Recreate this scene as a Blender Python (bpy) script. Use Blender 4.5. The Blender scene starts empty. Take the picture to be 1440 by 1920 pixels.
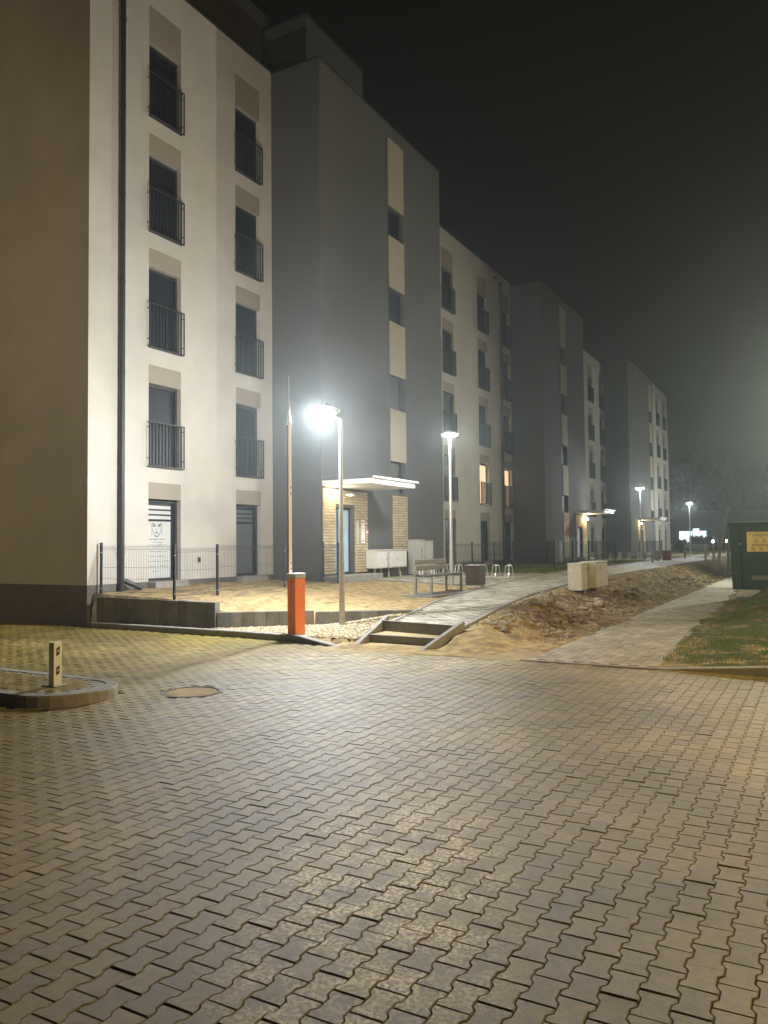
import bpy, math, random
import numpy as np
from mathutils import Vector, Matrix
random.seed(7); RNG = np.random.default_rng(11)
S = bpy.context.scene
COL = S.collection
R = math.radians

# ------------------------------------------------------------------ camera
HC = 1.72
yaw, pit, rol = R(29.08), R(2.4), R(0.6)
fw = Vector((-math.sin(yaw)*math.cos(pit), math.cos(yaw)*math.cos(pit), math.sin(pit)))
rt = Vector((math.cos(yaw), math.sin(yaw), 0)); up = rt.cross(fw)
rt2 = rt*math.cos(rol) - up*math.sin(rol); up2 = up*math.cos(rol) + rt*math.sin(rol)
cd = bpy.data.cameras.new('camera'); cam = bpy.data.objects.new('camera', cd); COL.objects.link(cam)
M = Matrix((rt2, up2, -fw)).transposed().to_4x4(); M.translation = (0, 0, HC); cam.matrix_world = M
cd.sensor_fit = 'VERTICAL'; cd.sensor_height = 24; cd.lens = 24*1480/1920
cd.clip_start = .05; cd.clip_end = 2000
S.camera = cam
# ------------------------------------------------------------------ world: night sky
W = bpy.data.worlds.new('World'); S.world = W; W.use_nodes = True
nt = W.node_tree; bg = nt.nodes['Background']
sky = nt.nodes.new('ShaderNodeTexSky'); sky.sky_type = 'NISHITA'; sky.sun_disc = False
sky.sun_elevation = R(-4); sky.sun_rotation = R(40)
mx = nt.nodes.new('ShaderNodeMix'); mx.data_type = 'RGBA'; mx.inputs[0].default_value = .985
nt.links.new(sky.outputs[0], mx.inputs[6]); mx.inputs[7].default_value = (.66, .43, .25, 1)
nt.links.new(mx.outputs[2], bg.inputs[0]); bg.inputs[1].default_value = .0012
# ------------------------------------------------------------------ exposure and sampling
S.view_settings.view_transform = 'Standard'; S.view_settings.look = 'None'
S.view_settings.exposure = 1.7; S.view_settings.gamma = 1; S.view_settings.use_curve_mapping = False
cy = S.cycles; cy.use_denoising = True; cy.max_bounces = 5; cy.diffuse_bounces = 3; cy.glossy_bounces = 2
cy.volume_bounces = 0; cy.transmission_bounces = 3; cy.caustics_reflective = False; cy.caustics_refractive = False
cy.sample_clamp_indirect = 4; cy.use_adaptive_sampling = False
try: cy.use_light_tree = True
except Exception: pass

P_TALL, P_WARM, P_PATH, P_NEAR, P_DOOR = 2300, 1450, 180, 420, 8
HAZE = .0020

# ------------------------------------------------------------------ materials
MATS = {}
def mat(name, col, rough=.8, var=.15, vs=6, bump=.0, bs=60, metal=0, spec=.4, col2=None, rnd=0, big=0, bigs=.5, emit=None, es=0):
    if name in MATS: return MATS[name]
    m = bpy.data.materials.new(name); m.use_nodes = True; t = m.node_tree; b = t.nodes['Principled BSDF']
    N = lambda k: t.nodes.new(k); L = t.links.new
    tc = N('ShaderNodeTexCoord'); co = tc.outputs['Object']
    geo = N('ShaderNodeNewGeometry')
    c1 = list(col)+[1]; c2 = list(col2 if col2 else [c*(1-var) for c in col])+[1]
    n = N('ShaderNodeTexNoise'); n.inputs['Scale'].default_value = vs; n.inputs['Detail'].default_value = 6
    n.inputs['Roughness'].default_value = .65; L(geo.outputs['Position'], n.inputs['Vector'])
    rp = N('ShaderNodeMapRange'); rp.inputs[1].default_value = .3; rp.inputs[2].default_value = .7; L(n.outputs[0], rp.inputs[0])
    x = N('ShaderNodeMix'); x.data_type = 'RGBA'; x.inputs[6].default_value = c1; x.inputs[7].default_value = c2; L(rp.outputs[0], x.inputs[0])
    out = x.outputs[2]
    if rnd:
        oi = N('ShaderNodeObjectInfo'); ad = N('ShaderNodeMath'); ad.operation = 'ADD'
        L(oi.outputs['Random'], ad.inputs[0]); L(geo.outputs['Random Per Island'], ad.inputs[1])
        fr = N('ShaderNodeMath'); fr.operation = 'FRACT'; L(ad.outputs[0], fr.inputs[0])
        mr = N('ShaderNodeMapRange'); mr.inputs[3].default_value = 1-rnd; mr.inputs[4].default_value = 1+rnd; L(fr.outputs[0], mr.inputs[0])
        vm = N('ShaderNodeVectorMath'); vm.operation = 'SCALE'; L(out, vm.inputs[0]); L(mr.outputs[0], vm.inputs['Scale']); out = vm.outputs[0]
    if big:
        nb = N('ShaderNodeTexNoise'); nb.inputs['Scale'].default_value = bigs; nb.inputs['Detail'].default_value = 3; L(geo.outputs['Position'], nb.inputs['Vector'])
        mr = N('ShaderNodeMapRange'); mr.inputs[1].default_value = .35; mr.inputs[2].default_value = .65; mr.inputs[3].default_value = 1-big; mr.inputs[4].default_value = 1+big; L(nb.outputs[0], mr.inputs[0])
        vm = N('ShaderNodeVectorMath'); vm.operation = 'SCALE'; L(out, vm.inputs[0]); L(mr.outputs[0], vm.inputs['Scale']); out = vm.outputs[0]
    L(out, b.inputs['Base Color'])
    b.inputs['Roughness'].default_value = rough; b.inputs['Metallic'].default_value = metal
    b.inputs['Specular IOR Level'].default_value = spec
    if bump:
        n2 = N('ShaderNodeTexNoise'); n2.inputs['Scale'].default_value = bs; n2.inputs['Detail'].default_value = 5; L(geo.outputs['Position'], n2.inputs['Vector'])
        bp = N('ShaderNodeBump'); bp.inputs['Strength'].default_value = bump; bp.inputs['Distance'].default_value = .01; L(n2.outputs[0], bp.inputs['Height']); L(bp.outputs[0], b.inputs['Normal'])
    if emit: b.inputs['Emission Color'].default_value = list(emit)+[1]; b.inputs['Emission Strength'].default_value = es
    MATS[name] = m; return m

stucco = mat('white_stucco', (.47, .445, .40), .9, .10, 1.6, .35, 120, big=.07, bigs=.45)
greyst = mat('grey_stucco', (.098, .096, .092), .9, .08, 2, .25, 160, big=.06, bigs=.3)
tan = mat('tan_panel', (.275, .245, .20), .85, .07, 3, .15, 160)
beige = mat('beige_panel', (.38, .335, .255), .85, .07, 3, .15, 160)
plin = mat('plinth_plaster', (.14, .125, .115), .85, .25, 5, .3, 120, big=.1)
dark = mat('anthracite_metal', (.035, .038, .042), .45, .1, 20)
glass = mat('dark_glass', (.016, .019, .026), .4, .1, 3, spec=.3)
film = mat('frosted_film', (.46, .46, .45), .5, .06, 6)
ink = mat('dark_print', (.06, .06, .065), .6, .2, 50)
inkf = mat('faint_print', (.13, .13, .125), .6, .2, 50)
white = mat('white_paint', (.82, .81, .78), .45, .06, 8)
cabw = mat('white_cabinet_paint', (.62, .61, .56), .5, .08, 6)
cabg = mat('grey_cabinet_paint', (.42, .42, .38), .55, .1, 6)
cabb = mat('beige_cabinet_paint', (.52, .49, .36), .55, .1, 7)
conc = mat('concrete', (.24, .225, .195), .9, .35, 7, .5, 90, big=.15, bigs=1.2)
concl = mat('kerb_concrete', (.30, .285, .25), .9, .3, 9, .5, 90)
cblk = mat('wall_block_concrete', (.20, .185, .155), .9, .4, 5, .45, 80, rnd=.22)
paver = mat('paver_concrete', (.235, .180, .046), .40, .40, 22, .6, 260, rnd=.2, big=.3, bigs=.55, spec=.42)
paver2 = mat('path_paver_concrete', (.40, .36, .27), .6, .35, 9, .5, 200, rnd=.38, big=.15, bigs=2, spec=.5)
def speckle_patch(m, cx, cy_, rx, ry, rot, amt, colr=(.52, .47, .32), s1=75, s2=3.5):      # mixes a speckled elliptical patch of another colour into the pavers
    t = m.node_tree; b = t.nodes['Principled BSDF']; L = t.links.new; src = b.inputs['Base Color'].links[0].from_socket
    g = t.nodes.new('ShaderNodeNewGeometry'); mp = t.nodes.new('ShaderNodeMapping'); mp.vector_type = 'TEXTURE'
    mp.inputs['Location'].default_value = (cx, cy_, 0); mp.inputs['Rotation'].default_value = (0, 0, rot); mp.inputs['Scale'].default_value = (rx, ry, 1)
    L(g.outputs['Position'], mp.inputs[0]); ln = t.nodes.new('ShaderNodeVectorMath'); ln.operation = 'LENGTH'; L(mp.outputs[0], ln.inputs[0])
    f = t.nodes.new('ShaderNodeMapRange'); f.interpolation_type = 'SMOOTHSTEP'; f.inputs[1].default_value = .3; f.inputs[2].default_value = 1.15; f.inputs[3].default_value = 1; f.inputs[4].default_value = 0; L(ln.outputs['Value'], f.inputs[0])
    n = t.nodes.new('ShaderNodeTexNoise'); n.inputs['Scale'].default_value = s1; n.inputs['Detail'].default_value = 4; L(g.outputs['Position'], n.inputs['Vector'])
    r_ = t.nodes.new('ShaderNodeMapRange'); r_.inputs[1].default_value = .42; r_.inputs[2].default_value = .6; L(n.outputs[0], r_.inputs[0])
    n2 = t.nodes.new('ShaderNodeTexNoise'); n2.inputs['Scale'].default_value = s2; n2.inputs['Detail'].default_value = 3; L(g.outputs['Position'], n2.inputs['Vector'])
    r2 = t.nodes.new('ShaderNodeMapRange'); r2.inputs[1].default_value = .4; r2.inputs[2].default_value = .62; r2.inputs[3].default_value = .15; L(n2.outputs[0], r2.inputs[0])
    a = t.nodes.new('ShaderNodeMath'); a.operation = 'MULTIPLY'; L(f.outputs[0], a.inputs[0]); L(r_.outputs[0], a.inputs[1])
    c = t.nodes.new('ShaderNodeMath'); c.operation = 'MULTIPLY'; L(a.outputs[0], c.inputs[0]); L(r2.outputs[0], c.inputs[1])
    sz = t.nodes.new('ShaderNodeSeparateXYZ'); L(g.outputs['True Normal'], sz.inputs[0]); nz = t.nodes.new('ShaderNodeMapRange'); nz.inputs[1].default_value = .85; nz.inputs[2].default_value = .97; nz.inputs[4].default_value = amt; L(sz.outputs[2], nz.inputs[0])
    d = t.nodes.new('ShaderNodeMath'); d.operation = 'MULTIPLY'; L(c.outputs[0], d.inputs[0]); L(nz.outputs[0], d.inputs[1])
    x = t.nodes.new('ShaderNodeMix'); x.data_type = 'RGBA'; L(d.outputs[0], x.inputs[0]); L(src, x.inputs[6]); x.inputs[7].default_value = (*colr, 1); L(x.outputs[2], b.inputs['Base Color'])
speckle_patch(paver, -2.0, 3.55, .75, 1.9, R(22), 1.0, (.80, .70, .36), 45, 4.5)  # pale golden speckle in the near pavers
speckle_patch(paver, -9.5, 9.7, 7.5, 1.1, R(4), .8, (.50, .37, .15), 5, .9)
speckle_patch(paver, -5.5, 10.6, 3.2, .8, R(2), .8, (.50, .38, .17), 6, 1.2)
joint = mat('joint_sand', (.035, .028, .018), .95, .5, 30, .6, 150)
sand = mat('sand', (.44, .33, .16), .95, .35, 4, .8, 70, col2=(.25, .19, .11), big=.12, bigs=.8)
soil = mat('soil', (.40, .33, .21), .95, .4, 3.2, 1.0, 55, col2=(.10, .072, .04), big=.3, bigs=.6)
stone = mat('gravel_stone', (.52, .43, .27), .8, .5, 12, rnd=.65)
galv = mat('galvanised_steel', (.50, .50, .47), .45, .25, 14, metal=.6, bump=.1)
chrome = mat('bright_zinc', (.75, .75, .72), .3, .1, 30, metal=.7)
orange = mat('orange_paint', (.92, .22, .004), .38, .06, 5)
red = mat('red_reflector', (.12, .007, .005), .3, .1, 20)
redp = mat('red_paint', (.40, .04, .03), .5, .1, 8)
wood = mat('brown_wood', (.07, .042, .026), .6, .4, 25, .3, 80, rnd=.15)
rawwood = mat('raw_wood', (.50, .42, .28), .8, .3, 20, .2, 80)
bark = mat('bark', (.14, .11, .08), .9, .4, 15, .5, 60)
greenp = mat('green_steel_paint', (.013, .040, .026), .5, .2, 3, .15, 30)
yel = mat('yellow_sign', (.72, .56, .16), .5, .05, 10)
grassm = mat('grass_blade', (.065, .125, .014), .8, .4, 3, col2=(.09, .12, .025), rnd=.3)
drym = mat('dry_grass_blade', (.34, .27, .13), .85, .4, 3, rnd=.3)
leafm = mat('tree_leaf', (.022, .024, .014), .8, .5, 2, rnd=.4)
brickm = mat('yellow_brick', (.50, .41, .26), .85, .18, 14, .4, 120, rnd=.13)
mort = mat('mortar', (.10, .075, .05), .95, .2, 20)
doorglass = mat('lit_door_glass', (.14, .2, .24), .2, .3, 2.5, emit=(.48, .60, .68), es=.2)
warmglass = mat('lit_window_glass', (.5, .3, .15), .3, .2, 3, emit=(1, .62, .34), es=.36)
hallglow = mat('hall_wall_glow', (.5, .6, .7), .3, .2, 1, emit=(.62, .86, 1), es=.7)  # emission standing in for floodlight on the hall wall
def emat(name, c, s):
    m = bpy.data.materials.new(name); m.use_nodes = True; b = m.node_tree.nodes['Principled BSDF']
    b.inputs['Base Color'].default_value = (.8, .8, .8, 1); b.inputs['Emission Color'].default_value = list(c)+[1]; b.inputs['Emission Strength'].default_value = s; return m
lampcool = emat('lamp_lens_cool', (.9, .97, 1), 40)
lampwarm = emat('lamp_lens_warm', (1, .85, .55), 30)

# ------------------------------------------------------------------ mesh helpers
class MB:
    def __init__(s): s.v = []; s.f = []
    def add(s, vs, fs):
        o = len(s.v); s.v += [tuple(v) for v in vs]; s.f += [tuple(i+o for i in f) for f in fs]; return s
    def box(s, x0, x1, y0, y1, z0, z1):
        return s.add([(x, y, z) for z in (z0, z1) for x, y in ((x0, y0), (x1, y0), (x1, y1), (x0, y1))],
                     [(3, 2, 1, 0), (4, 5, 6, 7), (0, 1, 5, 4), (1, 2, 6, 5), (2, 3, 7, 6), (3, 0, 4, 7)])
    def bbox(s, x0, x1, y0, y1, z0, z1, b=.006):       # box with chamfered edges
        cx, cy_, cz = (x0+x1)/2, (y0+y1)/2, (z0+z1)/2; hx, hy, hz = (x1-x0)/2, (y1-y0)/2, (z1-z0)/2
        rings = [(-hz, b), (-hz+b, 0), (hz-b, 0), (hz, b)]; vs = []
        for z, i in rings:
            ax, ay = hx-i, hy-i; c = b*.6 if i == 0 else b*.6
            for px, py in ((-ax+c, -ay), (ax-c, -ay), (ax, -ay+c), (ax, ay-c), (ax-c, ay), (-ax+c, ay), (-ax, ay-c), (-ax, -ay+c)):
                vs.append((cx+px, cy_+py, cz+z))
        fs = [tuple(reversed(range(8))), tuple(range(24, 32))]
        for k in range(3):
            for j in range(8): a = k*8+j; c = k*8+(j+1) % 8; fs.append((a, c, c+8, a+8))
        return s.add(vs, fs)
    def tube(s, p, q, r, r2=None, n=10, caps=True):
        p, q = Vector(p), Vector(q); d = (q-p).normalized(); a = Vector((0, 0, 1)) if abs(d.z) < .9 else Vector((1, 0, 0))
        u = d.cross(a).normalized(); w = d.cross(u); r2 = r if r2 is None else r2
        vs = [p+(u*math.cos(t)+w*math.sin(t))*r for t in [2*math.pi*i/n for i in range(n)]] + [q+(u*math.cos(t)+w*math.sin(t))*r2 for t in [2*math.pi*i/n for i in range(n)]]
        fs = [(i, i+n, (i+1) % n+n, (i+1) % n) for i in range(n)]
        if caps: fs += [tuple(range(n)), tuple(range(2*n-1, n-1, -1))]
        return s.add(vs, fs)
    def path(s, pts, r, n=8):
        for a, b in zip(pts[:-1], pts[1:]): s.tube(a, b, r, n=n)
        return s
    def prism(s, poly, z0, z1):                         # poly: (x,y) ccw ; z may be lists
        n = len(poly); z0s = z0 if hasattr(z0, '__len__') else [z0]*n; z1s = z1 if hasattr(z1, '__len__') else [z1]*n
        vs = [(p[0], p[1], z) for p, z in zip(poly, z0s)]+[(p[0], p[1], z) for p, z in zip(poly, z1s)]
        return s.add(vs, [tuple(reversed(range(n))), tuple(range(n, 2*n))]+[(i, (i+1) % n, (i+1) % n+n, i+n) for i in range(n)])
    def lathe(s, prof, n=24, c=(0, 0)):                 # prof: (r,z)
        m = len(prof); vs = [(c[0]+r*math.cos(2*math.pi*i/n), c[1]+r*math.sin(2*math.pi*i/n), z) for r, z in prof for i in range(n)]
        fs = [(k*n+i, k*n+(i+1) % n, (k+1)*n+(i+1) % n, (k+1)*n+i) for k in range(m-1) for i in range(n)]
        fs += [tuple(reversed(range(n))), tuple(range((m-1)*n, m*n))]
        return s.add(vs, fs)
    def quad(s, a, b, c, d): return s.add([a, b, c, d], [(0, 1, 2, 3)])
    def build(s, name, m, parent=None, world=True, smooth=False, kind=None):
        me = bpy.data.meshes.new(name)
        off = Vector((0, 0, 0))
        if parent is not None and world:
            p = parent
            while p is not None: off += p.location; p = p.parent
        me.from_pydata([(v[0]-off.x, v[1]-off.y, v[2]-off.z) for v in s.v], [], s.f); me.update()
        return link(name, me, m, parent, smooth, kind)
def link(name, me, m, parent=None, smooth=False, kind=None, loc=None, rot=None):
    if m is not None and not len(me.materials): me.materials.append(m)
    if smooth: me.polygons.foreach_set('use_smooth', [True]*len(me.polygons))
    o = bpy.data.objects.new(name, me); COL.objects.link(o)
    if parent is not None: o.parent = parent
    if kind: o['kind'] = kind
    if loc is not None: o.location = loc
    if rot is not None: o.rotation_euler = rot
    return o
def thing(name, label, cat, loc=(0, 0, 0), rz=0, group=None):
    o = bpy.data.objects.new(name, None); COL.objects.link(o); o.location = loc; o.rotation_euler = (0, 0, rz)
    o.empty_display_size = .2; o['label'] = label; o['category'] = cat
    if group: o['group'] = group
    return o
def tag(o, label, cat, group=None):
    o['label'] = label; o['category'] = cat
    if group: o['group'] = group
    return o
def kids(o): return [c for c in bpy.data.objects if c.parent == o]
def copy_tree(o, loc, rz=0, label=None, parent=None):
    c = o.copy(); COL.objects.link(c); c.parent = parent
    if parent is None: c.location = loc; c.rotation_euler = (0, 0, rz)
    if label: c['label'] = label
    for ch in kids(o): copy_tree(ch, None, 0, None, c)
    return c
def many(name, bv, bf, locs, rots, scales, m, parent=None, kind='stuff', tilt=None):
    """one mesh holding many transformed copies of (bv,bf); numpy, fast"""
    bv = np.array(bv, float); n = len(locs); nv = len(bv)
    c, s = np.cos(rots), np.sin(rots); sc = np.broadcast_to(np.array(scales, float).reshape(n, -1), (n, 3))
    P = bv[None]*sc[:, None, :]
    if tilt is not None: P[..., 2] = P[..., 2] + P[..., 0]*tilt[:, 0:1]+P[..., 1]*tilt[:, 1:2]
    X = P[..., 0]*c[:, None]-P[..., 1]*s[:, None]; Y = P[..., 0]*s[:, None]+P[..., 1]*c[:, None]
    V = np.stack([X+locs[:, 0:1], Y+locs[:, 1:2], P[..., 2]+locs[:, 2:3]], -1).reshape(-1, 3)
    ls = np.array([len(f) for f in bf]); li = np.concatenate([np.array(f) for f in bf])
    LI = (li[None]+(np.arange(n)*nv)[:, None]).ravel(); LT = np.tile(ls, n); ST = np.concatenate([[0], np.cumsum(LT)[:-1]])
    me = bpy.data.meshes.new(name); me.vertices.add(n*nv); me.vertices.foreach_set('co', V.ravel())
    me.loops.add(len(LI)); me.loops.foreach_set('vertex_index', LI.astype(np.int32))
    me.polygons.add(len(LT)); me.polygons.foreach_set('loop_start', ST.astype(np.int32)); me.polygons.foreach_set('loop_total', LT.astype(np.int32))
    me.update(calc_edges=True); me.shade_flat()
    return link(name, me, m, parent, kind=kind)
def proj(p):
    v = Vector(p)-Vector((0, 0, HC)); d = v.dot(fw)
    return (720+1480*v.dot(rt2)/d, 960-1480*v.dot(up2)/d, d) if d > .1 else (-9e9, 0, d)

# ------------------------------------------------------------------ numpy noise and terrain height
def _h(ix, iy, s): 
    n = np.sin(ix*127.1+iy*311.7+s*74.7)*43758.5453
    return n-np.floor(n)
def vnoise(x, y, s=0):
    ix, iy = np.floor(x), np.floor(y); fx, fy = x-ix, y-iy; fx = fx*fx*(3-2*fx); fy = fy*fy*(3-2*fy)
    return (_h(ix, iy, s)*(1-fx)+_h(ix+1, iy, s)*fx)*(1-fy)+(_h(ix, iy+1, s)*(1-fx)+_h(ix+1, iy+1, s)*fx)*fy
def fbm(x, y, o=4, s=0): 
    r = 0; a = .5
    for k in range(o): r = r+a*(vnoise(x*2**k, y*2**k, s+k)-.5)*2; a *= .5
    return r
def sst(a, b, x): t = np.clip((x-a)/(b-a), 0, 1); return t*t*(3-2*t)
UP = np.array([(-14.2,12.3,.70),(-13,12.3,.67),(-11.6,12.35,.60),(-11.6,15,.66),(-14,18.7,.74),(-10.7,12.7,.42),(-9.9,13.4,.39),(-9.35,13.9,.37),(-7.75,14.75,.34),
 (-8,16,.42),(-8.6,18,.48),(-8.8,20.2,.54),(-11.7,20.5,.66),(-8.4,23.5,.60),(-13,27,.70),(-8,35,.66),(-8,50,.69),(-14,90,.7),(-20,40,.72),(-5.5,12.6,.27),(-5.9,15.5,.42),
 (-6.2,18.6,.50),(-6.3,22.4,.56),(-6.1,30,.64),(-5.8,41,.68),(-5,60,.7),(-5,90,.7),(-30,90,.7),(-22,14,.7),(5,100,.7)])
def _tps():
    n = len(UP); d = np.linalg.norm(UP[:, None, :2]-UP[None, :, :2], axis=2); K = np.where(d > 0, d*d*np.log(d+1e-9), 0)+np.eye(n)*.05
    Pm = np.c_[np.ones(n), UP[:, :2]]; A = np.zeros((n+3, n+3)); A[:n, :n] = K; A[:n, n:] = Pm; A[n:, :n] = Pm.T
    return np.linalg.solve(A, np.r_[UP[:, 2], 0, 0, 0])
TW = _tps()
def upper(x, y):
    x = np.asarray(x, float); y = np.asarray(y, float); xs = np.clip(x, -25, 5); ys = np.clip(y, 11, 95); r = TW[-3]+TW[-2]*xs+TW[-1]*ys
    for i in range(len(UP)):
        d2 = (xs-UP[i, 0])**2+(ys-UP[i, 1])**2; r = r+TW[i]*d2*.5*np.log(d2+1e-9)
    return np.clip(r, 0, .78)
XR = lambda y: np.interp(y, [12.5, 18, 22.4, 30, 41, 60, 90], [-5.5, -6.15, -6.4, -6.2, -5.9, -5.7, -5.7])   # right edge of the upper path
XL = lambda y: np.interp(y, [13, 15.9, 20, 28, 90], [-7.2, -7.72, -8.25, -8.6, -8.6])                            # left edge
def in_gravel(x, y):   # triangle between kerb, low wall and steps
    a = (y > 11.7) & (y < 12.39+(x+10.72)*.891) & (x < -7.0-(y-11.6)*.14)
    b = y < 13.70+(x+9.24)*.64
    c = x > -10.72
    return a & b & c
def terrain(x, y, fine=True):
    u = upper(x, y)
    h = u.copy() if hasattr(u, 'copy') else u
    # embankment down to the lower path
    xr, xl = XR(y)+.12, -3.95
    t = sst(0, 1, (x-xr)/np.maximum(xl-xr, .2))
    near = sst(11.2, 15.5, y)
    t2 = np.where(y < 16, np.clip(t*(1.25-.25*near), 0, 1), t)
    h = h*(1-t2)
    # right bank
    rb = sst(-2.1, -1.2, x)*(.05+.42*sst(14, 24, y)); h = np.where(x > -3, rb, h)
    # mound roughness
    m = sst(.02, .25, (x-xr)/np.maximum(xl-xr, .2))*(1-sst(.75, 1.02, (x-xr)/np.maximum(xl-xr, .2)))*sst(11.6, 14.5, y)*(x > xr)
    dirt = .15*fbm(x*1.1, y*.8, 4, 3)+.11*fbm(x*3.4, y*2.6, 4, 9)+.09*np.abs(fbm(x*2.2+y*.8, y*1.1, 3, 5))
    h = h+m*dirt+.10*m*np.exp(-((y-16.6)/1.1)**2)
    h = h-.36*m*np.exp(-(((x+4.55)/.5)**2+((y-15.6)/.75)**2))
    off = sst(0, .35, np.where(y < 12, 0, 1))
    rough = .028*fbm(x*2.2, y*2.2, 4, 2)+.012*fbm(x*9, y*9, 2, 6)
    h = h+rough*np.where((x > -3.9) & (x < -2.1), 0.2, 1)*sst(11.3, 12, y)
    # gravel pocket
    g = in_gravel(x, y); gz = .07+.2*sst(12.6, 14.6, y)*sst(-9.3, -7.6, x)
    h = np.where(g, gz, h)
    # flat near road edge, road bed
    h = np.where((x > -7.4) & (y < 12.9) & (~g), np.minimum(h, .3*sst(11.15, 13.2, y)+.01+rough), h)
    h = np.where(y < 11.75+np.where(x < -7.2, .15, -.6), -.07, h)
    h = np.where((x < -14.2) & (y < 12.35), -.07, h)
    h = np.where((x < -10.72) & (y < 12.18+(x+13.96)*.056), -.07, h)
    # paved beds
    h = np.where((x > XL(y)-.22) & (x < XR(y)+.2) & (y > 11.6), np.minimum(h, u-.018), h)
    pv = (x > XL(y)-.02) & (x < XR(y)+.03) & (y > 11.6)
    h = np.where(pv, np.minimum(h, np.where(y < 13.2, .02, u-.07)), h)
    lp = (x > -3.84+.16*fbm(x*1.5, y*1.5, 4, 71)) & (x < -2.08+(-.03)*(y-11)+.22*fbm(x*1.3, y*1.3, 4, 72)) & (y > 11)
    h = np.where((x > -4.4) & (x < -1.6) & (y > 12), np.maximum(h, .025+.02*fbm(x*6, y*6, 2, 8)+.0015*(y-11)), h)
    h = np.where(lp, -.04, h)
    land = (y > 20.6+(x+11.6)*-.0) & (x < XL(y)+.2) & (x > -12.5) & (y < 27.2)
    h = np.where(land, np.minimum(h, u-.06), h)
    return h
def T(x, y): return float(terrain(np.array([float(x)]), np.array([float(y)]))[0])
def gpath(x, y): return upper(x, y)

xs = np.unique(np.concatenate([[-400, -200, -100, -60, -40], np.arange(-30, -14.5, 1.), np.arange(-14.4, -6.8, .05), np.arange(-6.8, 1.5, .075), np.arange(1.5, 12, .5), [14, 18, 25, 40, 80, 200, 400]]))
ys = np.unique(np.concatenate([[-300, -100, -40, -15, -5, 0, 5, 9], np.arange(10.6, 15.2, .05), np.arange(15.2, 30, .075), np.arange(30, 48, .2), np.arange(48, 80, 1.), [85, 95, 110, 130, 180, 300, 700]]))
XX, YY = np.meshgrid(xs, ys); ZZ = terrain(XX.ravel(), YY.ravel())
V = np.c_[XX.ravel(), YY.ravel(), ZZ]; nx, ny = len(xs), len(ys)
i = np.arange(nx-1)[None]+np.arange(ny-1)[:, None]*nx; F = np.stack([i, i+1, i+nx+1, i+nx], -1).reshape(-1, 4)
me = bpy.data.meshes.new('ground'); me.vertices.add(len(V)); me.vertices.foreach_set('co', V.ravel()); me.loops.add(F.size); me.loops.foreach_set('vertex_index', F.ravel().astype(np.int32))
me.polygons.add(len(F)); me.polygons.foreach_set('loop_start', (np.arange(len(F))*4).astype(np.int32)); me.polygons.foreach_set('loop_total', np.full(len(F), 4, np.int32)); me.update(calc_edges=True)
# ground material : sand, soil and short grass by place
gm = bpy.data.materials.new('ground_earth'); gm.use_nodes = True; t = gm.node_tree; b = t.nodes['Principled BSDF']; b.inputs['Roughness'].default_value = .95; b.inputs['Specular IOR Level'].default_value = .15
geo = t.nodes.new('ShaderNodeNewGeometry'); sp = t.nodes.new('ShaderNodeSeparateXYZ'); t.links.new(geo.outputs['Position'], sp.inputs[0])
def NZ(scale, det=5, dist=0):
    n = t.nodes.new('ShaderNodeTexNoise'); n.inputs['Scale'].default_value = scale; n.inputs['Detail'].default_value = det; n.inputs['Distortion'].default_value = dist
    t.links.new(geo.outputs['Position'], n.inputs['Vector']); return n.outputs[0]
def MR(a, lo, hi, x, y):
    m = t.nodes.new('ShaderNodeMapRange'); m.interpolation_type = 'SMOOTHSTEP'; t.links.new(a, m.inputs[0]); m.inputs[1].default_value = lo; m.inputs[2].default_value = hi; m.inputs[3].default_value = x; m.inputs[4].default_value = y; return m.outputs[0]
def MT(op, a, c):
    m = t.nodes.new('ShaderNodeMath'); m.operation = op
    for k, v in enumerate((a, c)):
        if isinstance(v, (int, float)): m.inputs[k].default_value = v
        else: t.links.new(v, m.inputs[k])
    m.use_clamp = op != 'ADD'; return m.outputs[0]
def MXc(f, a, c):
    m = t.nodes.new('ShaderNodeMix'); m.data_type = 'RGBA'; t.links.new(f, m.inputs[0])
    for k, v in ((6, a), (7, c)):
        if isinstance(v, tuple): m.inputs[k].default_value = (*v, 1)
        else: t.links.new(v, m.inputs[k])
    return m.outputs[2]
c_sand = MXc(MR(NZ(5), .35, .65, 0, 1), (.42, .31, .145), (.26, .185, .09))
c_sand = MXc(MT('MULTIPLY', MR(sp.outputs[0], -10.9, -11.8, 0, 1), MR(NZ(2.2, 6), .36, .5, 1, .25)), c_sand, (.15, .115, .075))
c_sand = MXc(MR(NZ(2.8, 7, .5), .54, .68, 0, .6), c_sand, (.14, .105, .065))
c_soil = MXc(MR(NZ(7, 8, .6), .35, .62, 0, 1), (.34, .25, .125), (.085, .062, .034))
isemb = MT('MULTIPLY', MR(sp.outputs[0], -6.2, -5.2, 0, 1), MR(sp.outputs[1], 13.2, 15.5, 0, 1))
c1 = MXc(isemb, c_sand, c_soil)
c_gr = MXc(MR(NZ(9), .35, .65, 0, 1), (.050, .080, .014), (.12, .11, .045))
isg = MT('MULTIPLY', MR(sp.outputs[0], -2.3, -1.5, 0, 1), MR(NZ(1.7), .40, .52, 0, 1))
farg = MT('MULTIPLY', MR(sp.outputs[1], 26.5, 29, 0, 1), MR(NZ(1.3), .42, .58, .25, .95))
farg = MT('MULTIPLY', farg, MR(sp.outputs[0], -8.9, -8.5, 1, .15))
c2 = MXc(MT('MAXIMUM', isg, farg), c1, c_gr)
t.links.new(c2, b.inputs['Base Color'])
bp = t.nodes.new('ShaderNodeBump'); bp.inputs['Strength'].default_value = 1; bp.inputs['Distance'].default_value = .02; t.links.new(NZ(38, 6), bp.inputs['Height']); t.links.new(bp.outputs[0], b.inputs['Normal'])
ground = link('ground', me, gm, kind='structure', smooth=True)

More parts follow.
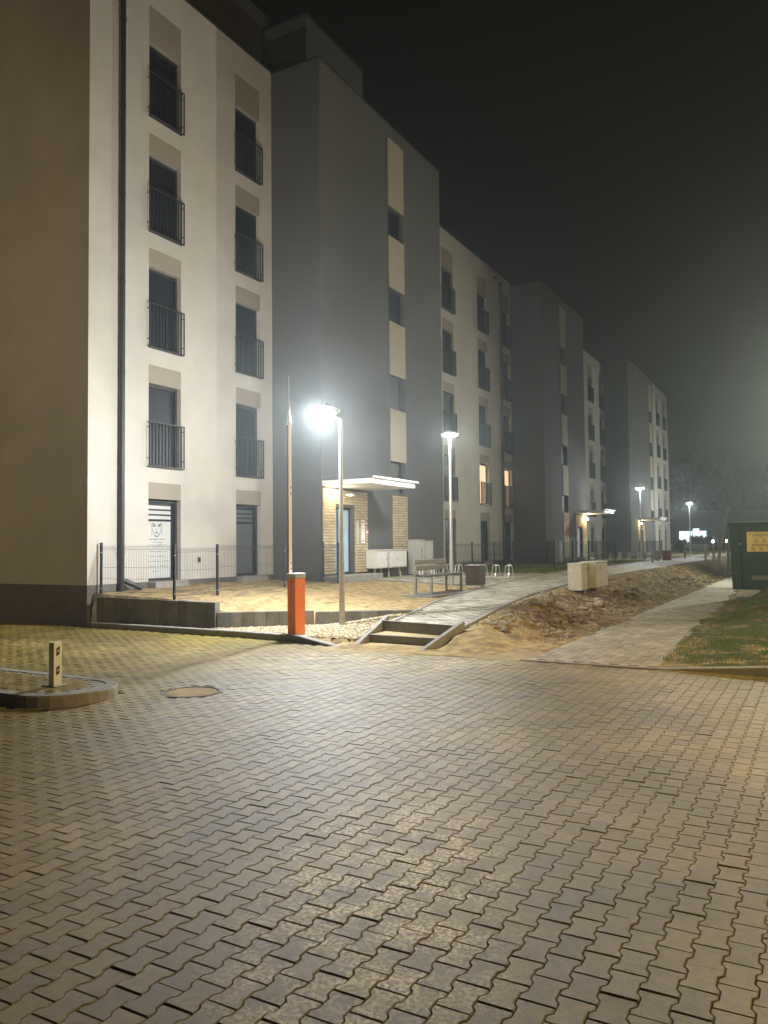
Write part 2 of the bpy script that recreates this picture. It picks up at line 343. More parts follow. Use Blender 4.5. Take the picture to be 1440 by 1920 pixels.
# ------------------------------------------------------------------ paved yard of bone-shaped pavers
PL, PW = .187, .130
def bone(g=.0017, ch=.004):
    hw, ww, hl = .148/2-g, .112/2-g, PL/2-g
    side = [(hw, -hl), (hw, -.31*PL), (ww, -.19*PL), (ww, .19*PL), (hw, .31*PL), (hw, hl)]
    ol = side+[(-x, y) for x, y in reversed(side)]
    ins = [(x-math.copysign(ch, x), y-(math.copysign(ch, y) if abs(y) > .4*PL else 0)) for x, y in ol]
    n = len(ol); vs = [(x, y, 0) for x, y in ins]+[(x, y, -.005) for x, y in ol]+[(x, y, -.04) for x, y in ol]
    fs = [tuple(range(n))]+[(k*n+(i+1) % n, k*n+i, (k+1)*n+i, (k+1)*n+(i+1) % n) for k in range(2) for i in range(n)]
    return vs, fs
BV, BF = bone()
rowy = np.arange(-1.2, 11.42, PL); colx = np.arange(-24, 5.2, PW)
GX, GY = np.meshgrid(colx, rowy); odd = (np.arange(len(colx)) % 2)[None]*np.ones_like(GY)
GY = GY+odd*PL/2; px, py = GX.ravel(), GY.ravel()
a = R(-1.5)
px, py = px+0*py, py+px*-.03*0
edge = np.where(px < -8.4, 11.86-.02*(px+14)*.5, np.where(px < -7.2, 11.62, 11.3)) - .11
rowtop = py < np.minimum(edge, 11.9)
isl = ((px < -7.75) & (py < 6.78+.12*0+ (px+8)*.25) & (py > 5.62) ) | (((px+7.75)**2+(py-6.2)**2) < .62**2)
mh = ((px+6.63)**2+(py-7.16)**2) < .36**2
keep = rowtop & ~isl & ~mh
# extra rows up to the kerb on the left
ex = np.arange(-24, -7.3, PW); EX, EY = np.meshgrid(ex, rowy[-1]+PL*np.arange(1, 4)); EY = EY+((np.round((EX+24)/PW)) % 2)*PL/2
pxa = np.concatenate([px[keep], EX.ravel()]); pya = np.concatenate([py[keep], EY.ravel()])
ked = np.where(pxa < -8.4, 11.98-.03*(pxa+14), np.where(pxa < -7.0, 11.5, 11.3)) - .12
k2 = pya < ked; pxa, pya = pxa[k2], pya[k2]
N = len(pxa)
pz = RNG.normal(0, .0011, N)+.006*fbm(pxa*.9, pya*.9, 3, 21); tl = np.c_[RNG.normal(0, .008, N), RNG.normal(0, .008, N)]
rzs = RNG.normal(0, .006, N)
yard = thing('paved_yard', 'x', 'x', (0, 0, 0)); del yard['label']; del yard['category']; yard['kind'] = 'structure'
bed = MB(); bed.box(-24, 5.3, -1.3, 11.3, -.06, -.013); bed.box(-24, -7.3, 11.3, 11.95, -.06, -.013); bed.build('joint_bed', joint, yard)
area = []
for x, y in zip(pxa, pya):
    q = proj((x, y, 0)); area.append((1/q[2]**2/max(.05, q[2])) if (-60 < q[0] < 1500 and 1000 < q[1] < 1990) else 0)
order = np.argsort(-np.array(area)); top, rest = order[:300], order[300:]
pm = bpy.data.meshes.new('paver'); pm.from_pydata(BV, [], BF); pm.update()
for k in top:
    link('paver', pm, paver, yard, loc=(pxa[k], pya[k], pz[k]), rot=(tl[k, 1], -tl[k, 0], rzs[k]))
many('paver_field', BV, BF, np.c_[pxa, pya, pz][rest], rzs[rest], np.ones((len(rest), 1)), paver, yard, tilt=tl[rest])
ob = MB(); ob.box(-60, -24, -30, 11.95, -.06, -.004); ob.box(-24, 30, -30, -1.3, -.06, -.004); ob.box(5.3, 30, -1.3, 11.3, -.06, -.004)
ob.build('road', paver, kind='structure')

# sand drifted over the yard in front of the steps and along the kerb (thin sheet)
# ------------------------------------------------------------------ kerbs
kerb = thing('kerb', 'x', 'x'); del kerb['label']; del kerb['category']; kerb['kind'] = 'structure'
def kseg(p, q, w, z0a, z0b, h0, h1, n, m=concl, name='kerb_stone', parent=None):
    p, q = Vector((*p, 0)), Vector((*q, 0)); d = (q-p); L_ = d.length; d /= L_; nn = Vector((-d.y, d.x, 0))
    for i in range(n):
        a0, a1 = i/n, (i+1)/n; g = .003/L_
        A = p+d*L_*(a0+g); B = p+d*L_*(a1-g); tA, tB = h0+(h1-h0)*a0, h0+(h1-h0)*a1
        c = .012
        prof = lambda P, tz: [P+Vector((0, 0, z0a)), P+nn*w+Vector((0, 0, z0a)), P+nn*w+Vector((0, 0, tz-c*.4)), P+nn*(w-c)+Vector((0, 0, tz)), P+nn*c+Vector((0, 0, tz)), P+Vector((0, 0, tz-c))]
        mb = MB(); va, vb = prof(A, tA), prof(B, tB)
        mb.add(va+vb, [(5, 4, 3, 2, 1, 0), (6, 7, 8, 9, 10, 11)]+[((j+1) % 6, (j+1) % 6+6, j+6, j) for j in range(6)])
        mb.build(name, m, parent if parent else kerb)
kseg((-13.95, 11.93), (-9.7, 11.78), .14, -.1, -.1, .11, .12, 5)
kseg((-9.695, 11.78), (-8.25, 11.62), .14, -.1, -.1, .12, .12, 2)
kseg((-8.245, 11.62), (-7.15, 11.30), .14, -.1, -.1, .12, .005, 2)
kseg((-3.95, 11.16), (-1.95, 11.16), .10, -.1, -.1, .02, .02, 2)
kseg((-1.945, 11.16), (-.7, 11.16), .15, -.1, -.1, .02, .12, 2)
kseg((-.695, 11.16), (4.3, 11.16), .15, -.1, -.1, .12, .12, 5)
# edging along the lower path and upper path

# ------------------------------------------------------------------ traffic island
isd = thing('traffic_island', 'paved traffic island with a rounded concrete kerb end', 'traffic island', (-8.2, 6.2, 0))
cx, cyy, rr = -7.72, 6.22, .60
arc = [(cx+rr*math.sin(t)*1.0, cyy-rr*math.cos(t)) for t in np.linspace(0, math.pi, 15)]
outer = [(-13, 5.62+.5)]+[(-8.6, 5.74)]+arc+[(-8.6, 6.72), (-13, 6.55)]
ax = lambda P, k: [((x-cx)*(1-k/rr)+cx if x > cx else x, (y-cyy)*(1-k/rr)+cyy) for x, y in P]
outer = [(-13, 5.66), (-8.6, 5.62)]+arc+[(-8.6, 6.83), (-13, 6.83)]
inner = ax(outer, .13)
def ringz(mb, A, B, za, zb):
    n = len(A); o = len(mb.v); mb.v += [(x, y, za) for x, y in A]+[(x, y, zb) for x, y in B]
    mb.f += [(o+i, o+i+1, o+n+i+1, o+n+i) for i in range(n-1)]
mb = MB(); out2 = ax(outer, .012); ringz(mb, outer, outer, -.05, .112); ringz(mb, outer, out2, .112, .13); ringz(mb, out2, inner, .13, .13); ringz(mb, inner, inner, .13, .08)
mb.build('kerb', concl, isd, kind=None)
mb = MB(); mb.add([(x, y, .121) for x, y in inner], [tuple(range(len(inner)))]); mb.build('bed', concl, isd)
gx, gy = np.meshgrid(np.arange(-11, -7.2, PW), np.arange(5.85, 6.75, PL)); gy = gy+((np.round((gx+11)/PW)) % 2)*PL/2
gx, gy = gx.ravel(), gy.ravel(); kk = ((gx < cx) & (gy > 5.84) & (gy < 6.62)) | (((gx-cx)**2+(gy-cyy)**2) < .36**2)
for x, y in zip(gx[kk], gy[kk]): link('paver', pm, paver, isd, loc=(x+8.2, y-6.2, .128+random.gauss(0, .001)))
# bollard on the island
bo = thing('marker_post', 'white square post with two red reflectors on the traffic island', 'bollard', (-7.86, 6.22, .13))
mb = MB(); mb.bbox(-.045, .045, -.055, .055, 0, .50, .006); mb.build('post', white, bo, world=False)
mb = MB(); mb.bbox(-.11, .11, -.10, .10, -.002, .012, .003); mb.build('base_plate', galv, bo, world=False)
for z in (.12, .34):
    mb = MB(); ol = [(-.022, 0), (.022, .025), (.022, .115), (-.022, .09)]
    mb.add([(.0455, y, z+q) for y, q in ol]+[(.049, y, z+q) for y, q in ol], [(4, 5, 6, 7), (0, 1, 5, 4), (1, 2, 6, 5), (2, 3, 7, 6), (3, 0, 4, 7)]); r_ = mb.build('reflector', red, bo, world=False)
    mb = MB(); mb.box(.049, .050, -.014, .014, z+.045, z+.075); mb.build('symbol', cabg, r_, world=False)
# manhole
mh_ = thing('manhole_cover', 'round manhole cover half buried in sand in the yard', 'manhole cover', (-6.63, 7.16, 0))
mb = MB(); mb.lathe([(.30, -.03), (.30, -.006), (.29, -.002), (.02, 0)], 32, (0, 0)); mb.build('cover', sand, mh_, world=False)
mb = MB(); n = 36
for k in range(n):
    a0, a1 = 2*math.pi*k/n, 2*math.pi*(k+1)/n; P = lambda r_, a_, z: (r_*math.cos(a_), r_*math.sin(a_), z)
    mb.add([P(.315, a0, .004), P(.36, a0, .002), P(.36, a1, .002), P(.315, a1, .004), P(.315, a0, -.03), P(.36, a0, -.03), P(.36, a1, -.03), P(.315, a1, -.03)], [(0, 1, 2, 3), (4, 0, 3, 7), (1, 5, 6, 2), (0, 4, 5, 1), (3, 2, 6, 7)])
mb.build('ring', conc, mh_, world=False)
mb = MB(); mb.lathe([(.40, -.035), (.40, -.012), (.1, -.012)], 32); mb.build('surround', joint, mh_, world=False)

# ------------------------------------------------------------------ retaining walls
rw = thing('retaining_wall', 'tall retaining wall of upright grey concrete blocks beside the building corner', 'retaining wall', (-12.4, 12.2, 0))
p0, p1 = Vector((-13.96, 12.10)), Vector((-10.74, 12.28))
nb = 13; d = (p1-p0)/nb; ang = math.atan2(d.y, d.x)
for k in range(nb):
    L_ = d.length; mb = MB(); mb.bbox(.003, L_-.003, 0, .16, -.1, .60+.055*(1-k/nb)+random.uniform(-.004, .004), .008)
    o = mb.build('block', cblk, rw, world=False); o.location = (p0.x+d.x*k+12.4, p0.y+d.y*k+random.uniform(-.006, .006)-12.2, 0); o.rotation_euler = (0, 0, ang)
rw2 = thing('retaining_wall', 'low stepped retaining wall of pale square concrete blocks behind the barrier post', 'retaining wall', (-10, 13, 0))
p0, p1 = Vector((-10.72, 12.31)), Vector((-9.25, 13.62)); nb = 8; d = (p1-p0)/nb; ang = math.atan2(d.y, d.x)
for k in range(nb):
    L_ = d.length; mb = MB(); mb.bbox(.003, L_-.003, 0, .12, -.1, .40-.002*k, .008)
    o = mb.build('block', cblk, rw2, world=False); o.location = (p0.x+d.x*k+10, p0.y+d.y*k-13, 0); o.rotation_euler = (0, 0, ang)
kseg((-9.24, 13.64), (-7.35, 14.85), .08, -.05, -.05, .36, .37, 7, cblk, 'edging_stone')

# ------------------------------------------------------------------ steps
st = thing('steps', 'two concrete steps with sloping side kerbs leading up to the path', 'steps', (-6.4, 12.3, 0))
def lerp(a, b, t_): return (a[0]+(b[0]-a[0])*t_, a[1]+(b[1]-a[1])*t_)
L0, L1, R0, R1 = (-7.0, 11.75), (-7.24, 13.15), (-5.66, 11.80), (-5.50, 12.72)
s1l, s1r = (-7.05, 12.05), (-5.63, 11.98); s2l, s2r = (-7.17, 12.75), (-5.55, 12.40)
mb = MB(); mb.prism([s1l, s1r, lerp(s1l, s2l, .0) and (-5.62, 12.06), (-7.06, 12.13)], -.05, .155); mb.build('riser', conc, st)
mb = MB(); mb.prism([s2l, s2r, (-5.54, 12.48), (-7.18, 12.83)], -.05, .335); mb.build('riser', conc, st)
mb = MB(); mb.prism([(-7.06, 12.132), (-5.62, 12.062), (-5.552, 12.398), (-7.168, 12.748)], -.05, .145); mb.build('tread', sand, st)
def wing(a, c, zs, w=.075):
    a, c = Vector((*a, 0)), Vector((*c, 0)); d = (c-a).normalized(); n = Vector((-d.y, d.x, 0))*w
    mb = MB(); mb.prism([a[:2], c[:2], (c+n)[:2], (a+n)[:2]], -.05, [zs[0], zs[1], zs[1], zs[0]]); return mb
wing((-6.93, 11.42), (-7.20, 13.1), (.02, .40)).build('side_kerb', concl, st)
wing((-5.68, 11.42), (-5.45, 12.62), (.02, .40)).build('side_kerb', concl, st)

# ------------------------------------------------------------------ upper path
pth = thing('path', 'x', 'x'); del pth['label']; del pth['category']; pth['kind'] = 'structure'
yy = np.concatenate([np.arange(12.6, 30, .5), np.arange(30, 95, 2.5)])
mb = MB(); o = 0
for y in yy:
    for x, dz in ((XL(y)+.05, 0), (XR(y)-.05, 0)):
        yv = y if y > 13.2 else (12.92 if x < -6.4 else 12.5) if y == yy[0] else y
        mb.v.append((x, yv, float(gpath(x, yv))-.007))
mb.f = [(2*i, 2*i+1, 2*i+3, 2*i+2) for i in range(len(yy)-1)]
mb.build('path_bed', mat('path_bed_sand', (.22, .19, .13), .95, .3, 20, .6, 120), pth)
# rectangular pavers
sl_l, sl_w = .235, .155
def slab(l, w, g=.003, ch=.004):
    x, y = l/2-g, w/2-g; vs = [(sx*(x-ch), sy*(y-ch), 0) for sx, sy in ((-1, -1), (1, -1), (1, 1), (-1, 1))]+[(sx*x, sy*y, -.004) for sx, sy in ((-1, -1), (1, -1), (1, 1), (-1, 1))]+[(sx*x, sy*y, -.05) for sx, sy in ((-1, -1), (1, -1), (1, 1), (-1, 1))]
    return vs, [(0, 1, 2, 3)]+[(k*4+(i+1) % 4, k*4+i, k*4+4+i, k*4+4+(i+1) % 4) for k in range(2) for i in range(4)]
SV, SF = slab(sl_l, sl_w)
pl = []
r = 0; y = 12.55
while y < 60:
    xl, xr = XL(y)+.09, XR(y)-.09; x = xl+sl_l/2-(sl_l/2 if r % 2 else 0)
    while x < xr-sl_l*.3:
        yl = 12.48+(-5.55-x)*.215+.12
        if x > xl+.06 and y > yl: pl.append((x, y))
        x += sl_l
    y += sl_w; r += 1
pl = np.array(pl); plz = upper(pl[:, 0], pl[:, 1]); 
pz2 = plz+RNG.normal(0, .0018, len(pl)); tl2 = np.c_[RNG.normal(0, .007, len(pl)), RNG.normal(0, .007, len(pl))+.02]
sm = bpy.data.meshes.new('slab'); sm.from_pydata(SV, [], SF)
od = np.argsort(pl[:, 1])
for k in od[:280]: link('slab', sm, paver2, pth, loc=(pl[k, 0], pl[k, 1], pz2[k]), rot=(tl2[k, 1], -tl2[k, 0], 0))
rs = od[280:]; many('slab_field', SV, SF, np.c_[pl, pz2][rs], np.zeros(len(rs)), np.ones((len(rs), 1)), paver2, pth, tilt=tl2[rs])
mb = MB()
fy = np.arange(60, 95, 2.)
for y in fy: mb.v += [(XL(y)+.05, y, float(gpath(XL(y), y))+.002), (XR(y)-.05, y, float(gpath(XR(y), y))+.002)]
mb.f = [(2*i, 2*i+1, 2*i+3, 2*i+2) for i in range(len(fy)-1)]; mb.build('far_surface', paver2, pth)
for fx, s_ in ((XL, 1), (XR, -1)):
    yv = [13.15 if s_ == 1 else 12.6]+list(np.arange(14, 26, 1.))+list(np.arange(26, 90, 4.))
    for a, b_ in zip(yv[:-1], yv[1:]):
        xa, xb = float(fx(a)), float(fx(b_)); za, zb = float(gpath(xa, a))+.012, float(gpath(xb, b_))+.012
        mb = MB(); mb.prism([(xa, a+.003), (xa+.07*s_, a+.003), (xb+.07*s_, b_-.003), (xb, b_-.003)] if s_ == 1 else [(xa-.07, a+.003), (xa, a+.003), (xb, b_-.003), (xb-.07, b_-.003)], min(za, zb)-.15, [za, za, zb, zb]); mb.build('edging_stone', concl, pth)
# paved forecourt in front of the entrance
fc = thing('forecourt_pavement', 'x', 'x'); del fc['label']; del fc['category']; fc['kind'] = 'structure'
fl = []
r = 0; y = 20.9
pts = []
while y < 27:
    x = -12.4+(sl_l/2 if r % 2 else 0)
    while x < XL(y)-.05: pts.append((x+sl_l/2, y)); x += sl_l
    y += sl_w; r += 1
y = 20.9-sl_w
while y > 19.2:
    x = -12.4+(sl_l/2 if r % 2 else 0)
    while x < -12.4+(y-19.2)*.2+ (20.9-y)*0: pts.append((x+sl_l/2, y)); x += sl_l
    y -= sl_w; r += 1
pts = np.array(pts); fz = upper(pts[:, 0], pts[:, 1])+.005+RNG.normal(0, .002, len(pts))
od = np.argsort(pts[:, 1]); sel = od[:260]
for k in sel: link('slab', sm, paver2, fc, loc=(pts[k, 0], pts[k, 1], fz[k]))
rs = od[260:]; many('slab_field', SV, SF, np.c_[pts, fz][rs], np.zeros(len(rs)), np.ones((len(rs), 1)), paver2, fc)
for a in np.arange(-12.4, -8.5, 1.0):
    b_ = min(a+1.0, -8.3); za = float(upper(a, 20.75))+.02; zb = float(upper(b_, 20.75))+.02
    mb = MB(); mb.prism([(a+.003, 20.74), (b_-.003, 20.74), (b_-.003, 20.82), (a+.003, 20.82)], za-.2, [za, zb, zb, za]); mb.build('edging_stone', concl, fc)

# lower path
lo = thing('footpath', 'x', 'x'); del lo['label']; del lo['category']; lo['kind'] = 'structure'
gx, gy = np.meshgrid(np.arange(-3.80, -2.0, PW), np.arange(11.38, 31, PL)); gy = gy+((np.round((gx+3.8)/PW)) % 2)*PL/2
gx, gy = gx.ravel(), gy.ravel(); kk = gx < -1.95-(gy-11.3)*.035; gx, gy = gx[kk], gy[kk]
gz = .012+.0015*(gy-11)+RNG.normal(0, .0012, len(gx)); tl3 = np.c_[RNG.normal(0, .008, len(gx)), RNG.normal(0, .008, len(gx))]
pav3 = mat('footpath_paver_concrete', (.36, .32, .23), .75, .3, 9, .5, 200, rnd=.2, big=.15, bigs=1.2)
od = np.argsort(gy)
lowm = bpy.data.meshes.new('paver'); lowm.from_pydata(BV, [], BF)
for k in od[:290]: link('paver', lowm, pav3, lo, loc=(gx[k], gy[k], gz[k]), rot=(tl3[k, 1], -tl3[k, 0], 0))
rs = od[290:]; many('paver_field', BV, BF, np.c_[gx, gy, gz][rs], np.zeros(len(rs)), np.ones((len(rs), 1)), pav3, lo, tilt=tl3[rs])
mb = MB(); mb.prism([(-3.86, 11.28), (-2.0, 11.28), (-2.75, 31), (-3.86, 31)], -.05, -.008); mb.build('joint_bed', sand, lo)
mb = MB(); yv = np.arange(31, 60, 2.)
for y in yv: mb.v += [(-4.0-.01*(y-22), y, .02+.0015*(y-11)), (-2.4-.02*(y-22), y, .02+.0015*(y-11))]
mb.f = [(2*i, 2*i+1, 2*i+3, 2*i+2) for i in range(len(yv)-1)]; mb.build('far_surface', mat('footpath_concrete', (.46, .45, .38), .85, .15, 3, .5, 60), lo)

# ------------------------------------------------------------------ buildings
X0, XT = -14.18, -12.46
def wall_sheet(mb, X, y0, y1, z0, z1, ops, depth=.17):
    """facade sheet at x=X facing +x with reveals; ops = (ya,yb,za,zb)"""
    Y = sorted({y0, y1, *[o[0] for o in ops], *[o[1] for o in ops]}); Z = sorted({z0, z1, *[o[2] for o in ops], *[o[3] for o in ops]})
    for a, b_ in zip(Y[:-1], Y[1:]):
        run = None
        for c, d in zip(Z[:-1], Z[1:]):
            hole = any(o[0] <= a+1e-6 and b_ <= o[1]+1e-6 and o[2] <= c+1e-6 and d <= o[3]+1e-6 for o in ops)
            if hole:
                if run: mb.quad((X, a, run[0]), (X, b_, run[0]), (X, b_, run[1]), (X, a, run[1])); run = None
            else: run = (run[0], d) if run else (c, d)
        if run: mb.quad((X, a, run[0]), (X, b_, run[0]), (X, b_, run[1]), (X, a, run[1]))
    for a, b_, c, d in ops:
        x = X-depth
        mb.quad((X, a, c), (x, a, c), (x, a, d), (X, a, d)); mb.quad((X, b_, c), (X, b_, d), (x, b_, d), (x, b_, c))
        mb.quad((X, a, c), (X, b_, c), (x, b_, c), (x, a, c)); mb.quad((X, a, d), (x, a, d), (x, b_, d), (X, b_, d))
def body(mb, X, y0, y1, z0, z1, back=-26):     # all sides except the +x face
    mb.quad((X, y0, z0), (X, y0, z1), (back, y0, z1), (back, y0, z0)); mb.quad((X, y1, z0), (back, y1, z0), (back, y1, z1), (X, y1, z1))
    mb.quad((X, y0, z1), (X, y1, z1), (back, y1, z1), (back, y0, z1)); mb.quad((back, y0, z0), (back, y0, z1), (back, y1, z1), (back, y1, z0))
FL = [(3.70, 5.72, 6.17), (6.60, 8.59, 9.05), (9.46, 11.41, 11.92), (12.34, 14.23, 15.14)]      # bottom, glass top, panel top
def window(par, X, ya, yb, zb, zt, pt, lit=None, rail=True, door=False, filmed=0):
    """one French window: parts window > frame pane, shutter_box, railing"""
    fx = X-.15
    mb = MB(); f = .065
    for (a, b_, c, d) in ((ya, yb, zb, zb+f), (ya, yb, zt-f, zt), (ya, ya+f, zb+f, zt-f), (yb-f, yb, zb+f, zt-f)): mb.bbox(fx-.05, fx+.02, a+.0005, b_-.0005, c, d, .004)
    w = mb.build('window', dark, par)
    pane = MB(); pane.box(fx-.03, fx-.012, ya+f, yb-f, zb+f, zt-f); pane.build('pane', lit or glass, w)
    mb = MB(); mb.box(X-.168, X-.004, ya+.001, yb-.001, zt+.0005, pt-.001); mb.build('shutter_box', tan, par)
    if rail:
        mb = MB(); rx = X+.085; a, b_ = ya-.07, yb+.02; z0, z1 = zb-.03, zb+1.07
        for z in (z0, z1-.03): mb.box(rx-.01, rx+.03, a, b_, z, z+.03)
        mb.box(rx-.01, rx+.03, a, a+.012, z0+.03, z1-.03); mb.box(rx-.01, rx+.03, b_-.012, b_, z0+.03, z1-.03)
        n = int((b_-a)/.1)
        for k in range(1, n): y = a+(b_-a)*k/n; mb.box(rx-.006, rx+.026, y-.004, y+.004, z0+.03, z1-.03)
        for z in (z0+.2, z1-.15):
            for y in (a+.02, b_-.02): mb.box(X+.001, rx-.0105, y-.008, y+.008, z, z+.02)
        mb.build('railing', dark, par)
        mb = MB(); mb.box(X-.12, X+.035, ya-.015, yb+.015, zb-.026, zb-.004); mb.build('window_sill', dark, par)
    else:
        mb = MB(); mb.bbox(X-.12, X+.25, ya, yb+.02, .72, zb-.01, .008); mb.build('door_step', concl, par)
    return w
def white_block(par, X, y0, y1, top, cols, zs=1.0, lits={}, far=False, wide=1.1):
    z = lambda v: .9+(v-.9)*zs
    ops = []; W_ = []
    for ci, ya in enumerate(cols):
        yb = ya+wide
        W_.append((ya, yb, .9, z(2.9), z(3.30), False, None)); ops.append((ya, yb, .9, z(3.30)))
        for fi, (b_, t_, p_) in enumerate(FL): ops.append((ya, yb, z(b_), z(p_))); W_.append((ya, yb, z(b_), z(t_), z(p_), True, lits.get((ci, fi))))
    mb = MB(); wall_sheet(mb, X, y0, y1, .9, top, ops); body(mb, X, y0, y1, .9, top); mb.build('white_wall', stucco, par)
    mb = MB(); mb.box(-25.98, X-.012, y0+.01, y1-.01, -.15, .899); mb.build('plinth', plin, par)
    mb = MB(); mb.box(X-.3, X+.035, y0-.03 if y0 < 13 else y0+.001, y1-.001, top, top+.05); mb.box(-26, X-.3, y0-.03 if y0 < 13 else y0+.001, y0+.3, top, top+.05); mb.build('roof_coping', dark, par)
    ws = []
    for (ya, yb, zb, zt, pt, rl, lit) in W_: ws.append(window(par, X, ya, yb, zb, zt, pt, lit=lit, rail=rl))
    return ws
def brick_panel(par, X, rects, z0, z1, holes=(), name='brick_panel', thick=.03, cap=290, L_=.25, H_=.072):
    mb = MB()
    for ya, yb in rects:
        wall = [h for h in holes if h[0] < yb and h[1] > ya]
        if not wall: mb.box(X+.001, X+.012, ya, yb, z0, z1)
        else:
            h = wall[0]; mb.box(X+.001, X+.012, ya, h[0], z0, z1); mb.box(X+.001, X+.012, h[1], yb, z0, z1); mb.box(X+.001, X+.012, h[0], h[1], h[3], z1)
    p = mb.build(name, mort, par); bricks = []
    r = 0; z = z0+.004
    while z+H_ <= z1+.01:
        for ya, yb in rects:
            y = ya-(L_/2 if r % 2 else 0)
            while y < yb-.01:
                a, b_ = max(y, ya), min(y+L_, yb)
                for h in holes:
                    if z+H_ > h[2] and z < h[3]:
                        if a < h[0] < b_: b_ = h[0]
                        if a < h[1] < b_: a = h[1]
                        if a >= h[0]-1e-6 and b_ <= h[1]+1e-6: b_ = a
                if b_-a > .03: bricks.append((a, b_, z))
                y += L_
        z += H_+.013; r += 1
    bmesh_ = bpy.data.meshes.new('brick'); u = MB(); u.bbox(0, .022, 0, 1, 0, H_, .002); bmesh_.from_pydata(u.v, [], u.f)
    off = Vector((0, 0, 0)); q = p
    while q: off += q.location; q = q.parent
    for a, b_, z in bricks[:cap]:
        o = link('brick', bmesh_, brickm, p, loc=(X+.0122+random.uniform(0, .003)-off.x, a+.006-off.y, z-off.z)); o.scale = (1, b_-a-.012, 1)
    if len(bricks) > cap:
        mb = MB()
        for a, b_, z in bricks[cap:]: mb.box(X+.0122, X+.034, a+.006, b_-.006, z, z+H_)
        mb.build('brick_field', brickm, p, kind='stuff')
    return p
def canopy(par, X, ya, yb, z0=3.43, z1=3.58, out=1.64):
    mb = MB(); mb.bbox(X+.001, X+out, ya, yb, z0, z1, .01); c = mb.build('canopy', white, par)
    mb = MB(); mb.tube((X+out+.04, ya+.03, z1+.03), (X+out+.04, yb+.12, z1+.03), .035, n=12); mb.build('gutter', white, c)
    mb = MB(); mb.box(X+.02, X+out-.02, ya+.02, yb-.02, z1, z1+.02); mb.build('membrane', dark, c)
def wall_lamp(par, x, y, z, power, name='wall_lamp'):
    mb = MB(); mb.bbox(x, x+.05, y-.06, y+.06, z-.06, z+.06, .01); w = mb.build(name, dark, par)
    mb = MB(); mb.lathe([(.03, -.06), (.07, -.04), (.085, 0), (.07, .04), (.03, .06)], 14, (x+.135, y)); mb.v = [(a, b_, c+z) for a, b_, c in mb.v]; mb.build('lamp_lens', lampwarm, w, smooth=True)
    l = bpy.data.lights.new('lamp_light', 'POINT'); l.energy = power; l.color = (1, .80, .50); l.shadow_soft_size = .09
    o = bpy.data.objects.new('lamp_light', l); COL.objects.link(o); o.location = (x+.26, y, z)
def tower(par, y0, y1, top, strip, door, can, zs=1.0, mirror=False, litdoor=True, near=True):
    z = lambda v: .9+(v-.9)*zs
    strip_w = 1.07; sa, sb = strip, strip+strip_w
    seq = [(z(15.45), z(13.15)), (z(12.1), z(10.36)), (z(9.2), z(7.4)), (z(6.25), z(4.5))]      # beige panels
    dk = [(z(12.12), z(13.15)), (z(9.22), z(10.36)), (z(6.27), z(7.4)), (z(3.45), z(4.5))]
    ops = [(sa, sb, a, b_) for a, b_ in dk]
    da, db, dz0, dz1 = door
    ops.append((da, db, .86, dz1))
    mb = MB(); wall_sheet(mb, XT, y0, y1, .55, top, ops, .22); body(mb, XT, y0, y1, .55, top); mb.build('grey_tower_wall', greyst, par)
    mb = MB(); mb.box(XT-.3, XT+.02, y0-.02, y1+.02, top, top+.05); mb.box(-20, XT-.3, y0-.02, y0+.25, top, top+.05); mb.build('roof_coping', dark, par)
    for a, b_ in dk:
        mb = MB(); f = .05
        for (p, q, c, d) in ((sa, sb, a, a+f), (sa, sb, b_-f, b_), (sa, sa+f, a+f, b_-f), (sb-f, sb, a+f, b_-f)): mb.box(XT-.2, XT-.14, p+.001, q-.001, c+.001, d-.001)
        w = mb.build('window', dark, par); mb = MB(); mb.box(XT-.185, XT-.165, sa+f, sb-f, a+f, b_-f); mb.build('pane', glass, w)
    for a, b_ in seq:
        mb = MB(); mb.bbox(XT+.001, XT+.05, sa, sb, b_, a, .004); mb.build('beige_panel', beige, par)
    # door
    f = .07; fx = XT-.16
    mb = MB()
    for (p, q, c, d) in ((da, db, .861, .93), (da, db, dz1-f, dz1), (da, da+f, .93, dz1-f), (db-f, db, .93, dz1-f), (da+(db-da)*.30, da+(db-da)*.30+.07, .93, dz1-f)): mb.bbox(fx-.03, fx+.03, p+.001, q-.001, c, d-.001, .004)
    dr = mb.build('door', dark, par)
    mb = MB(); mb.box(fx-.01, fx+.005, da+f, db-f, .93, dz1-f); mb.build('pane', doorglass, dr)
    mb = MB(); yh = da+(db-da)*.30+.16; mb.tube((fx+.09, yh, 1.5), (fx+.09, yh, 2.25), .014); mb.tube((fx+.03, yh, 1.55), (fx+.09, yh, 1.55), .01); mb.tube((fx+.03, yh, 2.2), (fx+.09, yh, 2.2), .01); mb.build('handle', chrome, dr)
    mb = MB(); mb.bbox(XT-.05, XT+.5, can[0]+.02, can[1]-.02, .60, .855, .01); mb.build('door_step', concl, par)
    canopy(par, XT, can[0], can[1])
    cz = 3.42
    return z

def bnew(label, y): return thing('apartment_building', label, 'building', (X0, y, 0))
# building one : white block, grey stair tower, white block
B1 = bnew('nearest white and grey apartment block with the yellow brick entrance under a white canopy', 12.03)
ws = white_block(B1, X0, 12.03, 18.75, 16.0, [13.83, 17.08])
